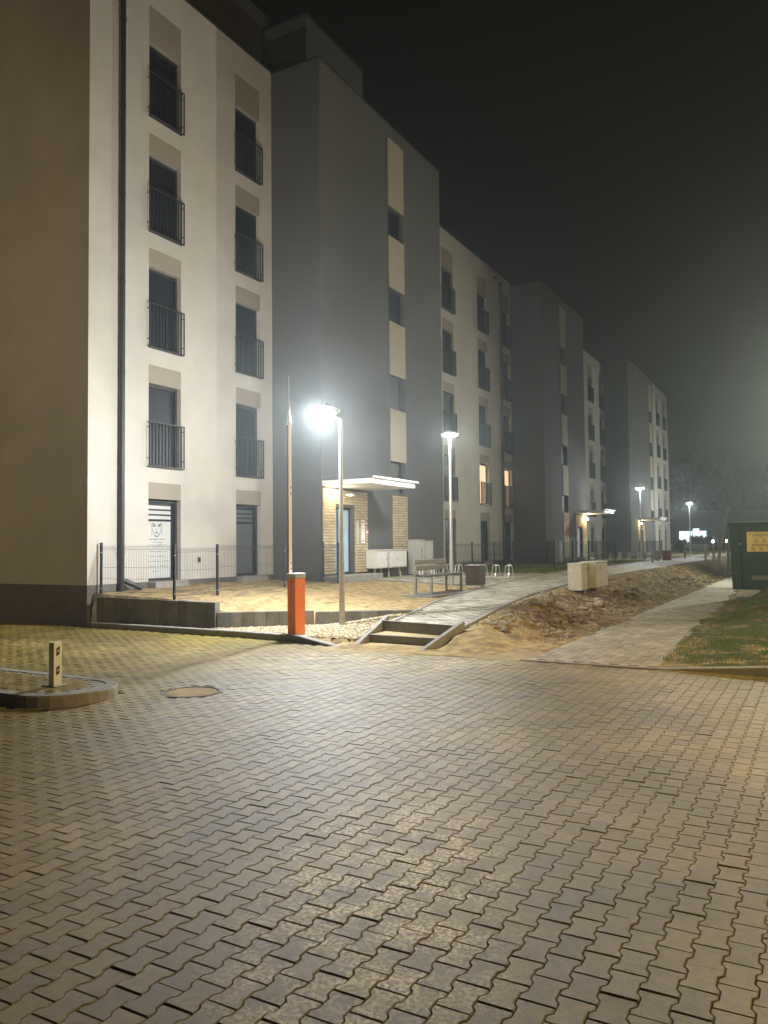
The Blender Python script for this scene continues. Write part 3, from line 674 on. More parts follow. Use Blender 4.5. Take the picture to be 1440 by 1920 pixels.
# film with print on the two ground floor windows
for wi, faint in ((0, False), (5, True)):
    w = ws[wi]; ya = (13.83, 17.08)[wi//5]; fx = X0-.15-.010
    a, b_ = ya+.07, ya+.90; im = ink if not faint else inkf
    mb = MB(); mb.box(fx, fx+.002, a, b_, .97, 2.36)
    for q in range(3): mb.box(fx, fx+.002, a, b_, 2.415+q*.125, 2.50+q*.125)
    w_f = mb.build('frosted_film', film if not faint else mat('grey_film', (.12, .13, .135), .5, .06, 6), w)
    FX = fx+.0035
    mb = MB(); C = ya+.43; zc = 2.18
    def stroke(P, wd=.010):
        for (u0, v0), (u1, v1) in zip(P[:-1], P[1:]):
            du, dv = u1-u0, v1-v0; l = math.hypot(du, dv)+1e-9; nu, nv = -dv/l*wd/2, du/l*wd/2
            mb.add([(FX, C+u0+nu, zc+v0+nv), (FX, C+u0-nu, zc+v0-nv), (FX, C+u1-nu, zc+v1-nv), (FX, C+u1+nu, zc+v1+nv)], [(0, 1, 2, 3)])
    for s in (-1, 1):
        stroke([(s*.155, .13), (s*.165, .06), (s*.15, -.02), (s*.11, -.10), (s*.06, -.17), (0, -.20)], .016)
        stroke([(s*.155, .13), (s*.10, .11), (s*.04, .07)], .022); stroke([(s*.135, .07), (s*.09, .085), (s*.045, .065), (s*.09, .055), (s*.135, .07)], .014)
        stroke([(s*.17, .0), (s*.19, -.08), (s*.15, -.17)], .007)
    stroke([(.0, .02), (-.012, -.05), (.015, -.055)], .010); stroke([(-.05, -.095), (0, -.085), (.05, -.095), (0, -.118), (-.05, -.095)], .014); stroke([(-.06, -.17), (0, -.19), (.06, -.17)], .02)
    mb.build('face_drawing', im, w)
    mb = MB(); rnd_ = random.Random(5)
    for z, x0_, x1_, hh in ((1.905, .10, .62, .035), (1.835, .18, .55, .022), (1.77, .06, .68, .024), (1.61, .10, .68, .024), (1.49, .08, .66, .026), (1.37, .08, .72, .024), (1.25, .08, .72, .026), (1.13, .20, .52, .022)):
        x = x0_
        while x < x1_:
            wl = rnd_.uniform(.008, .016); mb.box(FX-.001, FX, ya+.09+x*1.02, ya+.09+x*1.02+wl, z, z+hh*rnd_.choice((.7, 1, 1, .75))); x += wl+rnd_.choice((.006, .006, .006, .03))
    mb.build('printed_lettering', inkf if not faint else im, w)
def downpipe(par, x, y, z0, z1, hopper=False, foot=True):
    mb = MB(); mb.tube((x, y, z0), (x, y, z1), .062, n=14)
    for z in np.arange(1.6, z1, 2.1): mb.tube((x, y, z), (x, y, z+.03), .072, n=14)
    if hopper: mb.tube((x, y, z1-.32), (x, y, z1), .06, .14, n=4)
    p = mb.build('downpipe', dark, par, smooth=False)
    if foot:
        mb = MB(); mb.tube((x, y, z0+.27), (x+.10, y+.2, z0+.17), .058, n=12); mb.tube((x+.10, y+.2, z0+.17), (x+.2, y+.42, z0+.05), .058, n=12); mb.build('outlet', dark, p)
downpipe(B1, X0+.085, 12.93, .72, 16.0)
mb = MB(); mb.box(X0, X0+.03, 15.55, 15.63, 1.33, 1.45); mb.build('wall_socket', dark, B1)
mb = MB(); mb.tube((X0, 18.5, 1.72), (X0+.09, 18.5, 1.72), .018); mb.tube((X0+.09, 18.46, 1.77), (X0+.09, 18.56, 1.77), .012); mb.tube((X0+.08, 18.5, 1.70), (X0+.10, 18.5, 1.64), .015); mb.build('water_tap', chrome, B1)
tower(B1, 18.751, 27.0, 15.95, 22.88, (19.46, 20.5, .86, 2.85), (18.78, 21.42), 1.0)
bp1 = brick_panel(B1, XT, [(18.78, 21.30)], .90, 3.42, holes=((19.44, 20.52, .5, 2.87),))
bp2 = brick_panel(B1, XT, [(22.95, 24.02)], 1.5, 3.42, name='brick_column')
wall_lamp(B1, XT+.035, 19.22, 3.24, P_DOOR)
mb = MB(); mb.bbox(XT+.035, XT+.13, 20.0, 20.09, 3.20, 3.26, .006); mb.box(XT+.13, XT+.30, 19.97, 20.12, 3.18, 3.25); mb.build('flood_lamp', white, B1)
mb = MB(); mb.bbox(XT+.036, XT+.07, 20.60, 20.68, 1.75, 2.45, .006); ic = mb.build('intercom_panel', chrome, B1)
for nm, m_, a, b_, c, d in (('fire_sign', redp, 21.10, 21.30, 2.34, 2.48), ('fire_sign', redp, 21.14, 21.32, 2.06, 2.22), ('house_notice', white, 20.90, 21.08, 1.80, 2.50)):
    mb = MB(); mb.box(XT+.036, XT+.041, a, b_, c, d); s_ = mb.build(nm, m_, B1)
    mb = MB()
    if m_ is redp:
        mb.box(XT+.0415, XT+.043, a+.03, a+.08, c+.02, d-.02); mb.box(XT+.0415, XT+.043, a+.11, a+.15, c+.03, d-.05); mb.build('pictogram', white, s_)
    else:
        for q in range(7): mb.box(XT+.0415, XT+.043, a+.04, b_-.05-.03*(q % 2), c+.04+q*.095, c+.06+q*.095+.02*(q % 3 == 0))
        mb.build('lettering', ink, s_)
mb = MB(); mb.tube((XT-.12, 19.53, 1.93), (XT-.112, 19.53, 1.93), .06, n=20); mb.build('round_sticker', yel, B1)
white_block(B1, X0, 27.001, 39.45, 15.55, [30.85, 34.9, 38.1], .971, {(1, 0): warmglass, (2, 0): warmglass}, wide=1.2)
downpipe(B1, X0+.085, 37.85, .72, 15.1, True)
mb = MB(); mb.tube((X0, 37.1, 15.15), (X0+.14, 37.1, 15.10), .05); mb.tube((X0, 37.3, 15.15), (X0+.05, 37.3, 15.15), .03); mb.build('camera_dome', dark, B1)
mb = MB(); mb.box(-18, -13.4, 19.5, 22.9, 15.9, 18.0); mb.build('lift_shaft_head', greyst, B1)
mb = MB(); mb.box(-24, -15.1, 12.6, 19.9, 16.0, 18.7); mb.build('attic_storey', greyst, B1)
mb = MB(); mb.box(-18.02, -13.36, 19.46, 22.94, 18.0, 18.05); mb.build('roof_coping', dark, B1)
# building two
B2 = bnew('middle grey and white apartment block with a small white canopy beyond the fenced garden', 39.5)
tower(B2, 39.5, 47.55, 15.35, 42.6, (45.45, 46.5, .86, 2.62), (45.1, 47.5), .962)
brick_panel(B2, XT, [(45.1, 47.5)], .90, 3.40, holes=((45.43, 46.52, .5, 2.64),))
brick_panel(B2, XT, [(42.6, 43.67)], .95, 3.40, name='brick_column')
wall_lamp(B2, XT+.035, 46.95, 3.15, P_DOOR*1.6)
white_block(B2, X0, 47.551, 60.0, 15.1, [51.2, 55.1, 58.3], .945, wide=1.25)
# building three
B3 = bnew('farthest grey and white apartment block at the end of the row', 60.0)
tower(B3, 60.05, 69.8, 15.45, 68.0, (63.4, 64.5, .86, 2.62), (62.6, 65.2), .965)
brick_panel(B3, XT, [(62.6, 65.2)], .90, 3.40, holes=((63.38, 64.52, .5, 2.64),), cap=120)
wall_lamp(B3, XT+.035, 62.95, 3.2, P_DOOR*1.6)
white_block(B3, XT, 69.801, 77.2, 15.35, [71.3, 74.4], .965, wide=1.2)

# cabinets by the entrance
def cabinet(name, label, x0, x1, y0, y1, z0, z1, m, legs, group=None, doors=1, knobs=(.9,)):
    t_ = thing(name, label, 'utility cabinet', ((x0+x1)/2, (y0+y1)/2, 0), 0, group)
    mb = MB(); mb.bbox(x0, x1, y0, y1, z0, z1, .008); mb.build('body', m, t_)
    mb = MB(); mb.bbox(x0-.015, x1+.03, y0-.008, y1+.008, z1+.0005, z1+.03, .006); mb.build('lid', m, t_)
    w = (y1-y0)/doors
    for k in range(doors):
        a, b_ = y0+w*k+.02, y0+w*(k+1)-.02
        mb = MB(); mb.bbox(x1+.0005, x1+.014, a, b_, z0+.03, z1-.03, .003); d_ = mb.build('door', m, t_)
        kn = knobs[k % len(knobs)]; mb = MB(); yk = a+(b_-a)*kn; mb.tube((x1+.014, yk, (z0+z1)/2), (x1+.03, yk, (z0+z1)/2), .016); mb.build('lock', dark if m is not cabb else chrome, d_)
    for (lx, ly, dx) in legs:
        mb = MB(); gz = T(lx, ly)-.05; mb.tube((lx, ly, z0), (lx-dx, ly-dx, gz), .03, n=8); mb.build('leg', rawwood if m is cabw else galv, t_)
    return t_
cabinet('utility_cabinet', 'white wall cabinet on a short leg right of the entrance door', -12.40, -12.04, 21.12, 21.84, 1.0, 1.55, cabw, ((-12.2, 21.35, .08), (-12.2, 21.7, 0)), 'white cabinets at the brick entrance', 1, (.92,))
cabinet('utility_cabinet', 'white wall cabinet under the brick column beside the other one', -12.40, -12.04, 22.02, 23.15, 1.0, 1.55, cabw, ((-12.2, 22.9, -.06), (-12.2, 22.2, 0)), 'white cabinets at the brick entrance', 1, (.4,))
c_ = cabinet('meter_cabinet', 'tall grey meter cabinet with dark writing on its door behind the bench', -12.42, -12.0, 24.0, 24.42, .72, 1.87, cabg, ())
mb = MB()
for q in range(7): mb.box(-11.984, -11.982, 24.14+.012*(q % 2), 24.19+.02*(q % 3), 1.25+q*.055, 1.28+q*.055)
mb.build('lettering', ink, c_)
cabinet('meter_cabinet', 'plain tall grey meter cabinet right of the one with writing', -12.42, -12.0, 24.46, 25.1, .72, 1.83, cabg, ())
cabinet('meter_cabinet', 'narrow white cabinet against the grey wall inside the fenced garden', -12.44, -12.1, 40.55, 41.2, .7, 1.8, cabw, ())
cabinet('meter_cabinet', 'dark grey cabinet left of the narrow white cabinet in the fenced garden', -12.44, -12.1, 39.7, 40.4, .7, 1.8, mat('dark_cabinet', (.10, .11, .10), .6), ())

# distribution cabinets on the embankment
g1 = cabinet('distribution_cabinet', 'beige distribution cabinet nearest the steps on the bank', -5.80, -5.44, 20.15, 20.92, .50, 1.17, cabb, ((-5.7, 20.3, 0), (-5.52, 20.75, 0)), 'beige distribution cabinets on the bank', 1, (.5,))
mb = MB(); mb.box(-5.72, -5.70, 20.14, 20.149, .98, 1.06); mb.box(-5.70, -5.62, 20.14, 20.149, .66, .68); mb.box(-5.70, -5.685, 20.14, 20.149, .58, .66); mb.build('sticker_marks', white, g1)
g2 = cabinet('distribution_cabinet', 'beige distribution cabinet standing proud behind the first on the bank', -5.72, -5.30, 21.00, 22.3, .52, 1.19, cabb, ((-5.6, 21.2, 0), (-5.4, 21.65, 0)), 'beige distribution cabinets on the bank', 1, (.5,))
for gg, y_, x_ in ((g1, 20.15, -5.44), (g2, 21.0, -5.30)):
    mb = MB(); mb.box(x_+.0142, x_+.0155, y_+.50, y_+.62, .98, 1.10)
    for q in range(4): mb.box(x_+.0142, x_+.0155, y_+.12, y_+.34, 1.0+q*.028, 1.01+q*.028)
    for q in (.18, .58): mb.box(x_+.0142, x_+.0155, y_+q, y_+q+.04, .60, .68)
    mb.build('notice_and_vents', mat('olive_print', (.25, .24, .12), .7), gg)

# ------------------------------------------------------------------ lamps
def light(name, loc, power, col, size=.1):
    l = bpy.data.lights.new(name, 'POINT'); l.energy = power; l.color = col; l.shadow_soft_size = size
    o = bpy.data.objects.new(name, l); COL.objects.link(o); o.location = loc; return o
COOL = (.93, .97, 1.0)
def saucer_lamp(label, x, y, zb, h=4.25, power=P_PATH, main=None):
    t_ = thing('street_lamp', label, 'street lamp', (x, y, zb), 0, 'round headed street lamps along the path')
    mb = MB(); mb.tube((0, 0, -.05), (0, 0, 1.2), .062, .055, 14); mb.tube((0, 0, 1.2), (0, 0, h-.02), .048, .034, 14); mb.build('pole', galv, t_, world=False, smooth=False)
    mb = MB(); mb.bbox(-.05, -.035, -.04, .04, .5, .85, .003); mb.build('service_door', galv, t_, world=False)
    mb = MB(); mb.lathe([(.06, h-.04), (.20, h-.02), (.27, h+.01), (.26, h+.04), (.12, h+.09), (.02, h+.10)], 28); mb.build('lamp_head', galv, t_, world=False, smooth=True)
    mb = MB(); mb.lathe([(.07, h-.055), (.19, h-.05), (.215, h-.032), (.07, h-.034)], 28); mb.build('lamp_lens', lampcool, t_, world=False)
    for k in range(3):
        a_ = k*2.094+.5; light('lamp_light', (x+.16*math.cos(a_), y+.16*math.sin(a_), zb+h-.10), power/3, COOL, .03)
    return t_
saucer_lamp('grey steel lamp post behind the bench', -9.1, 20.2, .55, 4.27)
saucer_lamp('far lamp post beside the second row of cycle stands', -9.25, 47.3, .69, 4.2)
saucer_lamp('most distant lamp post of the path beside the far bench', -9.31, 67.0, .7, 4.12)
t1 = thing('street_lamp', 'tall grey lamp post with a tilted head standing in the gravel by the steps', 'street lamp', (-8.53, 13.55, .08))
mb = MB(); mb.tube((0, 0, -.1), (0, 0, 1.3), .062, .055, 14); mb.tube((0, 0, 1.3), (0, 0, 4.22), .048, .036, 14); mb.tube((0, 0, 3.98), (0, 0, 4.0), .044, n=14); mb.build('pole', galv, t1, world=False)
mb = MB(); mb.tube((0, 0, 4.2), (-.16, -.07, 4.26), .03, n=10); mb.build('bracket', galv, t1, world=False)
hd = MB(); dv = Vector((-.30, -.13, .12)); 
hd.tube(Vector((-.02, -.01, 4.36)), Vector((-.02, -.01, 4.36))+dv*1.0, .05, .09, 12); hd.build('lamp_head', galv, t1, world=False, smooth=True)
mb = MB(); mb.lathe([(.02, -.11), (.08, -.08), (.125, -.02), (.135, .03), (.11, .09)], 20); mb.v = [(a_-.22, b_-.10, c+4.34) for a_, b_, c in mb.v]; mb.build('lamp_lens', lampcool, t1, world=False)
l1 = bpy.data.lights.new('lamp_light', 'SPOT'); l1.energy = P_NEAR; l1.color = COOL; l1.shadow_soft_size = .09; l1.spot_size = R(172); l1.spot_blend = .8
o1 = bpy.data.objects.new('lamp_light', l1); COL.objects.link(o1); o1.location = (-8.53-.26, 13.55-.14, .08+4.14); light('lamp_light', (-8.53-.40, 13.55-.28, .08+4.30), 480, COOL, .06); o1.rotation_euler = (Vector((-10.4, 9.8, 0))-o1.location).to_track_quat('-Z', 'Y').to_euler()
# unseen tall street lamps (container and marker post shadows come from the first one)
def tall_lamp(label, x, y, power, col, h=7.2, rz=0, aim=(0, 0, 0), cone=168):
    t_ = thing('tall_street_lamp', label, 'street lamp', (x, y, T(x, y)), rz)
    mb = MB(); mb.tube((0, 0, -.1), (0, 0, h), .09, .05, 14); mb.build('pole', galv, t_, world=False)
    mb = MB(); mb.bbox(-.75, .05, -.13, .13, h, h+.09, .02); mb.build('lamp_head', galv, t_, world=False)
    mb = MB(); mb.box(-.7, -.2, -.1, .1, h-.012, h-.001); mb.build('lamp_lens', lampcool if col[2] > .8 else lampwarm, t_, world=False)
    l = bpy.data.lights.new('lamp_light', 'SPOT'); l.energy = power; l.color = col; l.shadow_soft_size = .15; l.spot_size = R(cone); l.spot_blend = .9
    o = bpy.data.objects.new('lamp_light', l); COL.objects.link(o); o.location = (x-.45*math.cos(rz), y-.45*math.sin(rz), T(x, y)+h-.12)
    o.rotation_euler = (Vector(aim)-o.location).to_track_quat('-Z', 'Y').to_euler(); return t_
tall_lamp('tall street lamp beyond the green container', 1.7, 38.4, P_TALL, (.98, .95, .76), aim=(-5, 12, 1))
tall_lamp('unseen tall street lamp added to brighten the far white blocks', 2.6, 72, P_TALL*.75, (.94, .97, .86), aim=(-12, 62, 0))  # added out of view to brighten the far white blocks
tall_lamp('unseen tall street lamp behind the paved yard narrowed onto the end wall', -9, -11, 1750, (1.0, .77, .48), h=7.5, aim=(-23, 12, 7.5), cone=64)  # unseen lamp, cone narrowed to brighten only the end wall
tall_lamp('tall street lamp at the right side of the paved yard', 6.5, 9.6, P_WARM, (1.0, .70, .28), h=6.0, aim=(-9, 12, 0))

# ------------------------------------------------------------------ barrier
ba = thing('parking_barrier', 'orange parking barrier cabinet with its white and red boom raised upright', 'barrier', (-8.56, 12.02, .08))
mb = MB(); mb.bbox(-.09, .09, -.16, .16, -.02, 1.04, .01); mb.build('cabinet', orange, ba, world=False)
mb = MB(); mb.bbox(-.10, .10, -.17, .17, 1.045, 1.14, .012); mb.build('lid', cabg, ba, world=False)
mb = MB(); mb.tube((.0905, 0, .93), (.098, 0, .93), .022, n=14); mb.build('lock', chrome, ba, world=False)
mb = MB(); 
for z in (.35, .72, .98): mb.tube((.0, -.1605, z), (.0, -.166, z), .012, n=10)
mb.build('bolts', dark, ba, world=False)
mb = MB(); mb.tube((-.09, .0, .86), (-.17, .0, .86), .055, n=16); mb.build('hub', chrome, ba, world=False)
mb = MB(); mb.bbox(-.165, -.125, -.05, .05, .84, 3.95, .006)
mb.prism([(-.165, -.05), (-.125, -.05), (-.125, .05), (-.165, .05)], 3.95, 3.951); bm_ = mb.build('boom', white, ba, world=False)
mb = MB(); mb.tube((-.145, 0, 3.95), (-.145, 0, 4.2), .045, .012, 8); mb.tube((-.145, 0, 4.2), (-.145, 0, 4.85), .008, n=6); mb.build('tip_aerial', white, bm_, world=False)
mb = MB(); mb.box(-.163, -.127, -.055, -.0505, .9, 3.9); mb.build('red_stripe', redp, bm_, world=False)
mb = MB()
for z in (2.72, 2.6, 1.3, 1.2): mb.box(-.1245, -.1235, .005, .03, z, z+.035)
mb.build('reflector', red, bm_, world=False)

# ------------------------------------------------------------------ bench, bin, cycle stands
def bench(label, x, y, zb, rz, L_=1.85, back=True, group=None):
    t_ = thing('park_bench', label, 'bench', (x, y, zb), rz, group)
    for s in (-1, 1):
        yy_ = s*(L_/2-.03); mb = MB(); w = .025; P = lambda a, b_, c, d: mb.box(a, b_, yy_-w, yy_+w, c, d)
        P(-.24, -.19, 0, .44); P(.19, .24, 0, .44); P(-.19, .19, 0, .035); P(-.19, .19, .405, .44)
        if back: mb.add([(-.24, yy_-w, .44), (-.19, yy_-w, .44), (-.25, yy_-w, .86), (-.29, yy_-w, .86), (-.24, yy_+w, .44), (-.19, yy_+w, .44), (-.25, yy_+w, .86), (-.29, yy_+w, .86)], [(0, 1, 2, 3), (7, 6, 5, 4), (0, 4, 5, 1), (1, 5, 6, 2), (2, 6, 7, 3), (3, 7, 4, 0)])
        mb.build('side_frame', dark if not back else mat('grey_bench_frame', (.20, .20, .18), .5), t_, world=False)
    for k in range(4): mb = MB(); a_ = -.235+k*.12; mb.bbox(a_, a_+.105, -L_/2, L_/2, .441, .475, .005); mb.build('seat_slat', wood, t_, world=False)
    if back:
        for k in range(2): mb = MB(); z = .58+k*.15; x_ = -.225-.022*k; mb.bbox(x_, x_+.03, -L_/2, L_/2, z, z+.12, .005); mb.build('back_slat', mat('weathered_bench_slat', (.30, .29, .26), .6, .3, 12), t_, world=False)
    return t_
bench('steel framed park bench with grey back slats on a slab beside the path', -8.52, 18.15, .50, 0)
mb = MB(); mb.bbox(-8.95, -8.12, 16.95, 19.35, .28, .50, .01); tag(mb.build('bench_slab', conc), 'low concrete slab under the near park bench', 'slab')
bn = thing('litter_bin', 'square litter bin clad in dark brown wooden slats at the end of the bench', 'litter bin', (-8.28, 19.95, .56))
mb = MB(); mb.box(-.17, .17, -.17, .17, .06, .56); mb.build('liner', dark, bn, world=False)
for k in range(5):
    a_ = -.2+k*.082
    for s in (-1, 1):
        mb = MB(); mb.bbox(a_, a_+.072, s*.185-.01, s*.185+.01, .06, .58, .003); mb.build('slat', wood, bn, world=False)
        mb = MB(); mb.bbox(s*.195-.01, s*.195+.01, a_+.002, a_+.072, .06, .58, .003); mb.build('slat', wood, bn, world=False)
for sx in (-1, 1):
    for sy in (-1, 1): mb = MB(); mb.box(sx*.18-.015, sx*.18+.015, sy*.16-.015, sy*.16+.015, -.02, .06); mb.build('leg', galv, bn, world=False)
mb = MB(); mb.bbox(-.215, .215, -.215, .215, .585, .60, .004); mb.build('lid', cabg, bn, world=False)
def rack(label, x0, y0, x1, y1, z, n):
    t_ = thing('cycle_stand', label, 'bicycle rack', (x0, y0, z), math.atan2(y1-y0, x1-x0)); L_ = math.hypot(x1-x0, y1-y0)
    mb = MB(); mb.box(-.1, L_+.1, .17, .22, .02, .07); mb.box(-.1, L_+.1, -.28, -.23, .02, .07); mb.build('base_rail', chrome, t_, world=False)
    for k in range(n):
        x = L_*k/(n-1)
        mb = MB()
        for s in (-1, 1):
            q = x+s*.055; mb.path([(q, -.22, .07), (q+.0, -.12, .40), (q, 0, .44), (q, .1, .40), (q, .19, .07)], .011, 6)
        mb.path([(x-.055, -.23, .07), (x-.03, -.1, .16), (x+.03, -.1, .16), (x+.055, -.23, .07)], .012, 6); mb.tube((x-.055, 0, .44), (x+.055, 0, .44), .010, n=6); mb.box(x-.06, x+.06, -.2, -.14, .08, .1)
        mb.build('wheel_holder', chrome, t_, world=False)
    return t_
rack('row of shiny metal cycle stands on the forecourt behind the bench and bin', -11.9, 24.15, -8.75, 23.85, .615, 8)
rack('distant row of metal cycle stands in front of the middle entrance', -11.9, 46.5, -8.7, 46.5, .69, 7)
# far furniture
bench('far park bench near the red bin', -8.35, 52.2, .7, R(90), 1.6, False)
bench('dark far bench with a backrest beside the last lamp post', -8.0, 60.5, .7, R(90), 1.6, True)
rb = thing('red_bin', 'dull red box shaped bin beside the far fence', 'bin', (-7.78, 46.9, .69))
mb = MB(); mb.bbox(-.22, .22, -.2, .2, 0, .52, .02); mb.build('body', mat('dull_red_paint', (.20, .03, .025), .6), rb, world=False); mb = MB(); mb.bbox(-.24, .24, -.22, .22, .521, .57, .02); mb.build('lid', mat('red_lid', (.14, .03, .03), .5), rb, world=False)
mb = MB(); mb.tube((0, 0, -.1), (0, 0, .42), .06, n=12); o = mb.build('wooden_post', rawwood, smooth=False); o.location = (-7.71, 42.2, .69); tag(o, 'short round wooden post left of the red bin', 'post')
mb = MB(); mb.tube((0, 0, -.1), (0, 0, .55), .12, n=14); o = mb.build('concrete_post', concl); o.location = (-8.15, 46.0, .69); tag(o, 'pale concrete post against the left side of the red bin', 'post')
for x, y, lb in ((-5.15, 52, 'small distant post lamp beside the container edge'), (-5.95, 52.3, 'small distant post lamp behind the sapling stakes')):
    t_ = thing('post_lamp', lb, 'lamp', (x, y, .7)); mb = MB(); mb.tube((0, 0, 0), (0, 0, 1.0), .03, n=8); mb.build('pole', galv, t_, world=False)
    mb = MB(); mb.lathe([(.03, 1.0), (.06, 1.02), (.06, 1.07), (.03, 1.10)], 12); mb.build('lamp_lens', lampcool, t_, world=False); light('lamp_light', (x, y, 1.94), 5, COOL, .05)

# ------------------------------------------------------------------ wire fences
def fence(label, pts, ztop=None, gz=None, h=1.05, step=2.5, skip=()):
    t_ = thing('wire_fence', label, 'fence', (pts[0][0], pts[0][1], 0)); posts = []
    for (a, b_) in zip(pts[:-1], pts[1:]):
        a, b_ = Vector(a), Vector(b_); n = max(1, round((b_-a).length/step))
        for k in range(n):
            p, q = a+(b_-a)*k/n, a+(b_-a)*(k+1)/n
            if not posts or (posts[-1]-p).length > .05: posts.append(p.copy())
            posts.append(q.copy()); z0 = max(float(upper(p.x, p.y)), float(upper(q.x, q.y)))+.04
            if gz: z0 = gz
            d = (q-p); L_ = d.length; d /= L_; nn = Vector((-d.y, d.x)); mb = MB(); m_ = max(2, round((L_-.08)/.05))
            bz = [0, .18, .20, .22, .60, .62, .64, h-.08, h-.05, h-.02, h+.01]
            bo_ = [0, 0, .02, 0, 0, .0, 0, 0, .022, 0, 0]
            for j in range(m_+1):
                s_ = .04+(L_-.08)*j/m_; c = p+d*s_
                for u0, u1, v0, v1 in ((0, h-.08, 0, 0), (h-.08, h-.05, 0, .022), (h-.05, h-.02, .022, 0), (h-.02, h+.012, 0, 0)):
                    A = c+nn*v0; B = c+nn*v1; r_ = .0026; mb.tube((A.x, A.y, z0+u0), (B.x, B.y, z0+u1), r_, n=3, caps=False)
            for u, v in ((.02, 0), (.30, 0), (.55, 0), (h-.085, 0), (h-.05, .022), (h-.015, 0)):
                A = p+d*.03+nn*v; B = q-d*.03+nn*v; mb.tube((A.x, A.y, z0+u), (B.x, B.y, z0+u), .003, n=4, caps=False)
            mb.build('wire_panel', dark, t_)
    done = []
    for p in posts:
        if any((p-e).length < .05 for e in done): continue
        done.append(p); z = float(upper(p.x, p.y)) if not gz else gz; mb = MB(); mb.bbox(p.x-.03, p.x+.03, p.y-.02, p.y+.02, z-.1, z+h+.10, .004); mb.bbox(p.x-.033, p.x+.033, p.y-.023, p.y+.023, z+h+.10, z+h+.12, .004); pp = mb.build('fence_post', dark, t_)
        for u in (.12, h-.1):
            mb = MB(); mb.tube((p.x+.03, p.y-.03, z+u), (p.x+.045, p.y-.035, z+u), .012, n=8); mb.build('clamp_bolt', chrome, pp)
    return t_
fence('dark wire mesh fence standing on the tall retaining wall round the corner garden', [(-14.08, 12.33), (-11.89, 12.33), (-11.89, 13.67), (-11.89, 18.72), (-12.40, 18.72)], h=1.02)
fence('dark wire mesh fence along the white wall behind the cycle stands', [(-12.40, 27.15), (-12.46, 34.6), (-12.42, 39.4)], h=1.0)
fence('dark wire mesh fence across the grass and along the far path', [(-12.40, 30.7), (-9.35, 30.7), (-9.35, 41.2)], h=1.08, step=3.0)
fence('far wire mesh fence in front of the last grey tower', [(-12.3, 49.0), (-10.2, 49.0), (-10.2, 59.5)], h=1.05, step=3.0)

# ------------------------------------------------------------------ green container
gc = thing('green_container', 'dark green steel container with a yellow sign on its front', 'container', (-2.3, 24, .38))
def tap(x0, x1, y0, y1, z0, z1, e=.04):
    return [(x0+e, y0+e, z0), (x1, y0+e, z0), (x1, y1-e, z0), (x0+e, y1-e, z0), (x0, y0, z1), (x1, y0, z1), (x1, y1, z1), (x0, y1, z1)]
mb = MB(); mb.add(tap(0, 2.7, 0, 1.55, .0, 1.78), [(3, 2, 1, 0), (4, 5, 6, 7), (0, 1, 5, 4), (1, 2, 6, 5), (2, 3, 7, 6), (3, 0, 4, 7)]); mb.build('body', greenp, gc, world=False)
mb = MB(); mb.bbox(-.04, 2.74, -.05, 1.6, 1.782, 1.87, .02); lid = mb.build('lid', greenp, gc, world=False)
mb = MB(); mb.bbox(.02, 2.7, -.056, -.02, 1.872, 1.89, .003); mb.build('lid_edge', galv, lid, world=False)
mb = MB(); 
for x in (.22, 1.42): mb.bbox(x, x+.06, -.02, .03, .02, 1.77, .01)
mb.build('rib', greenp, gc, world=False)
mb = MB(); mb.bbox(.44, 1.38, -.012, .0, 1.05, 1.60, .003); sg = mb.build('yellow_sign', yel, gc, world=False)
FY = -.0135
mb = MB(); rr_ = random.Random(3)
for z, a_, b_, h_ in ((1.555, .64, .86, .018), (1.51, .48, 1.30, .018), (1.475, .60, .98, .022), (1.445, .70, .84, .014), (1.445, 1.05, 1.25, .014)):
    x = a_
    while x < b_: w = rr_.uniform(.008, .02); mb.box(x, x+w, FY, FY+.001, z, z+h_); x += w+rr_.choice((.004, .004, .015))
for x in (.50, .50): mb.box(.56, 1.3, FY, FY+.001, 1.245, 1.262); mb.box(.56, 1.3, FY, FY+.001, 1.205, 1.222); break
def tri(cx_, cz_, s): 
    for k in range(3):
        a0, a1 = math.pi/2+k*2.0944, math.pi/2+(k+1)*2.0944
        p, q = (cx_+s*math.cos(a0), cz_+s*math.sin(a0)), (cx_+s*math.cos(a1), cz_+s*math.sin(a1)); du, dv = q[0]-p[0], q[1]-p[1]; l = math.hypot(du, dv); u, v = -dv/l*.005, du/l*.005
        mb.add([(p[0]+u, FY, p[1]+v), (p[0]-u, FY, p[1]-v), (q[0]-u, FY, q[1]-v), (q[0]+u, FY, q[1]+v)], [(0, 1, 2, 3)])
    mb.box(cx_-.007, cx_+.007, FY, FY+.001, cz_-.015, cz_+.03); mb.box(cx_-.007, cx_+.007, FY, FY+.001, cz_-.03, cz_-.02)
tri(.68, 1.345, .072); tri(.87, 1.345, .072)
mb.build('lettering', mat('sign_print', (.10, .07, .02), .6), sg, world=False)
mb = MB()
for cx_ in (.60, .79, .99, 1.18):
    n = 20
    for k in range(n):
        a0, a1 = 2*math.pi*k/n, 2*math.pi*(k+1)/n; c_o = lambda r_, a_: (cx_+r_*math.cos(a_), FY, 1.125+r_*math.sin(a_)); mb.add([c_o(.052, a0), c_o(.062, a0), c_o(.062, a1), c_o(.052, a1)], [(0, 1, 2, 3)])
    mb.add([(cx_-.045, FY, 1.165), (cx_-.035, FY, 1.172), (cx_+.045, FY, 1.085), (cx_+.035, FY, 1.078)], [(0, 1, 2, 3)]); mb.box(cx_-.02, cx_+.022, FY, FY+.001, 1.10, 1.15)
mb.build('prohibition_symbols', mat('brown_print', (.25, .14, .09), .6), sg, world=False)
mb = MB(); mb.bbox(.53, 1.6, -.006, .008, .28, .40, .003); gs = mb.build('grey_label', mat('grey_label_paint', (.10, .11, .07), .5), gc, world=False)
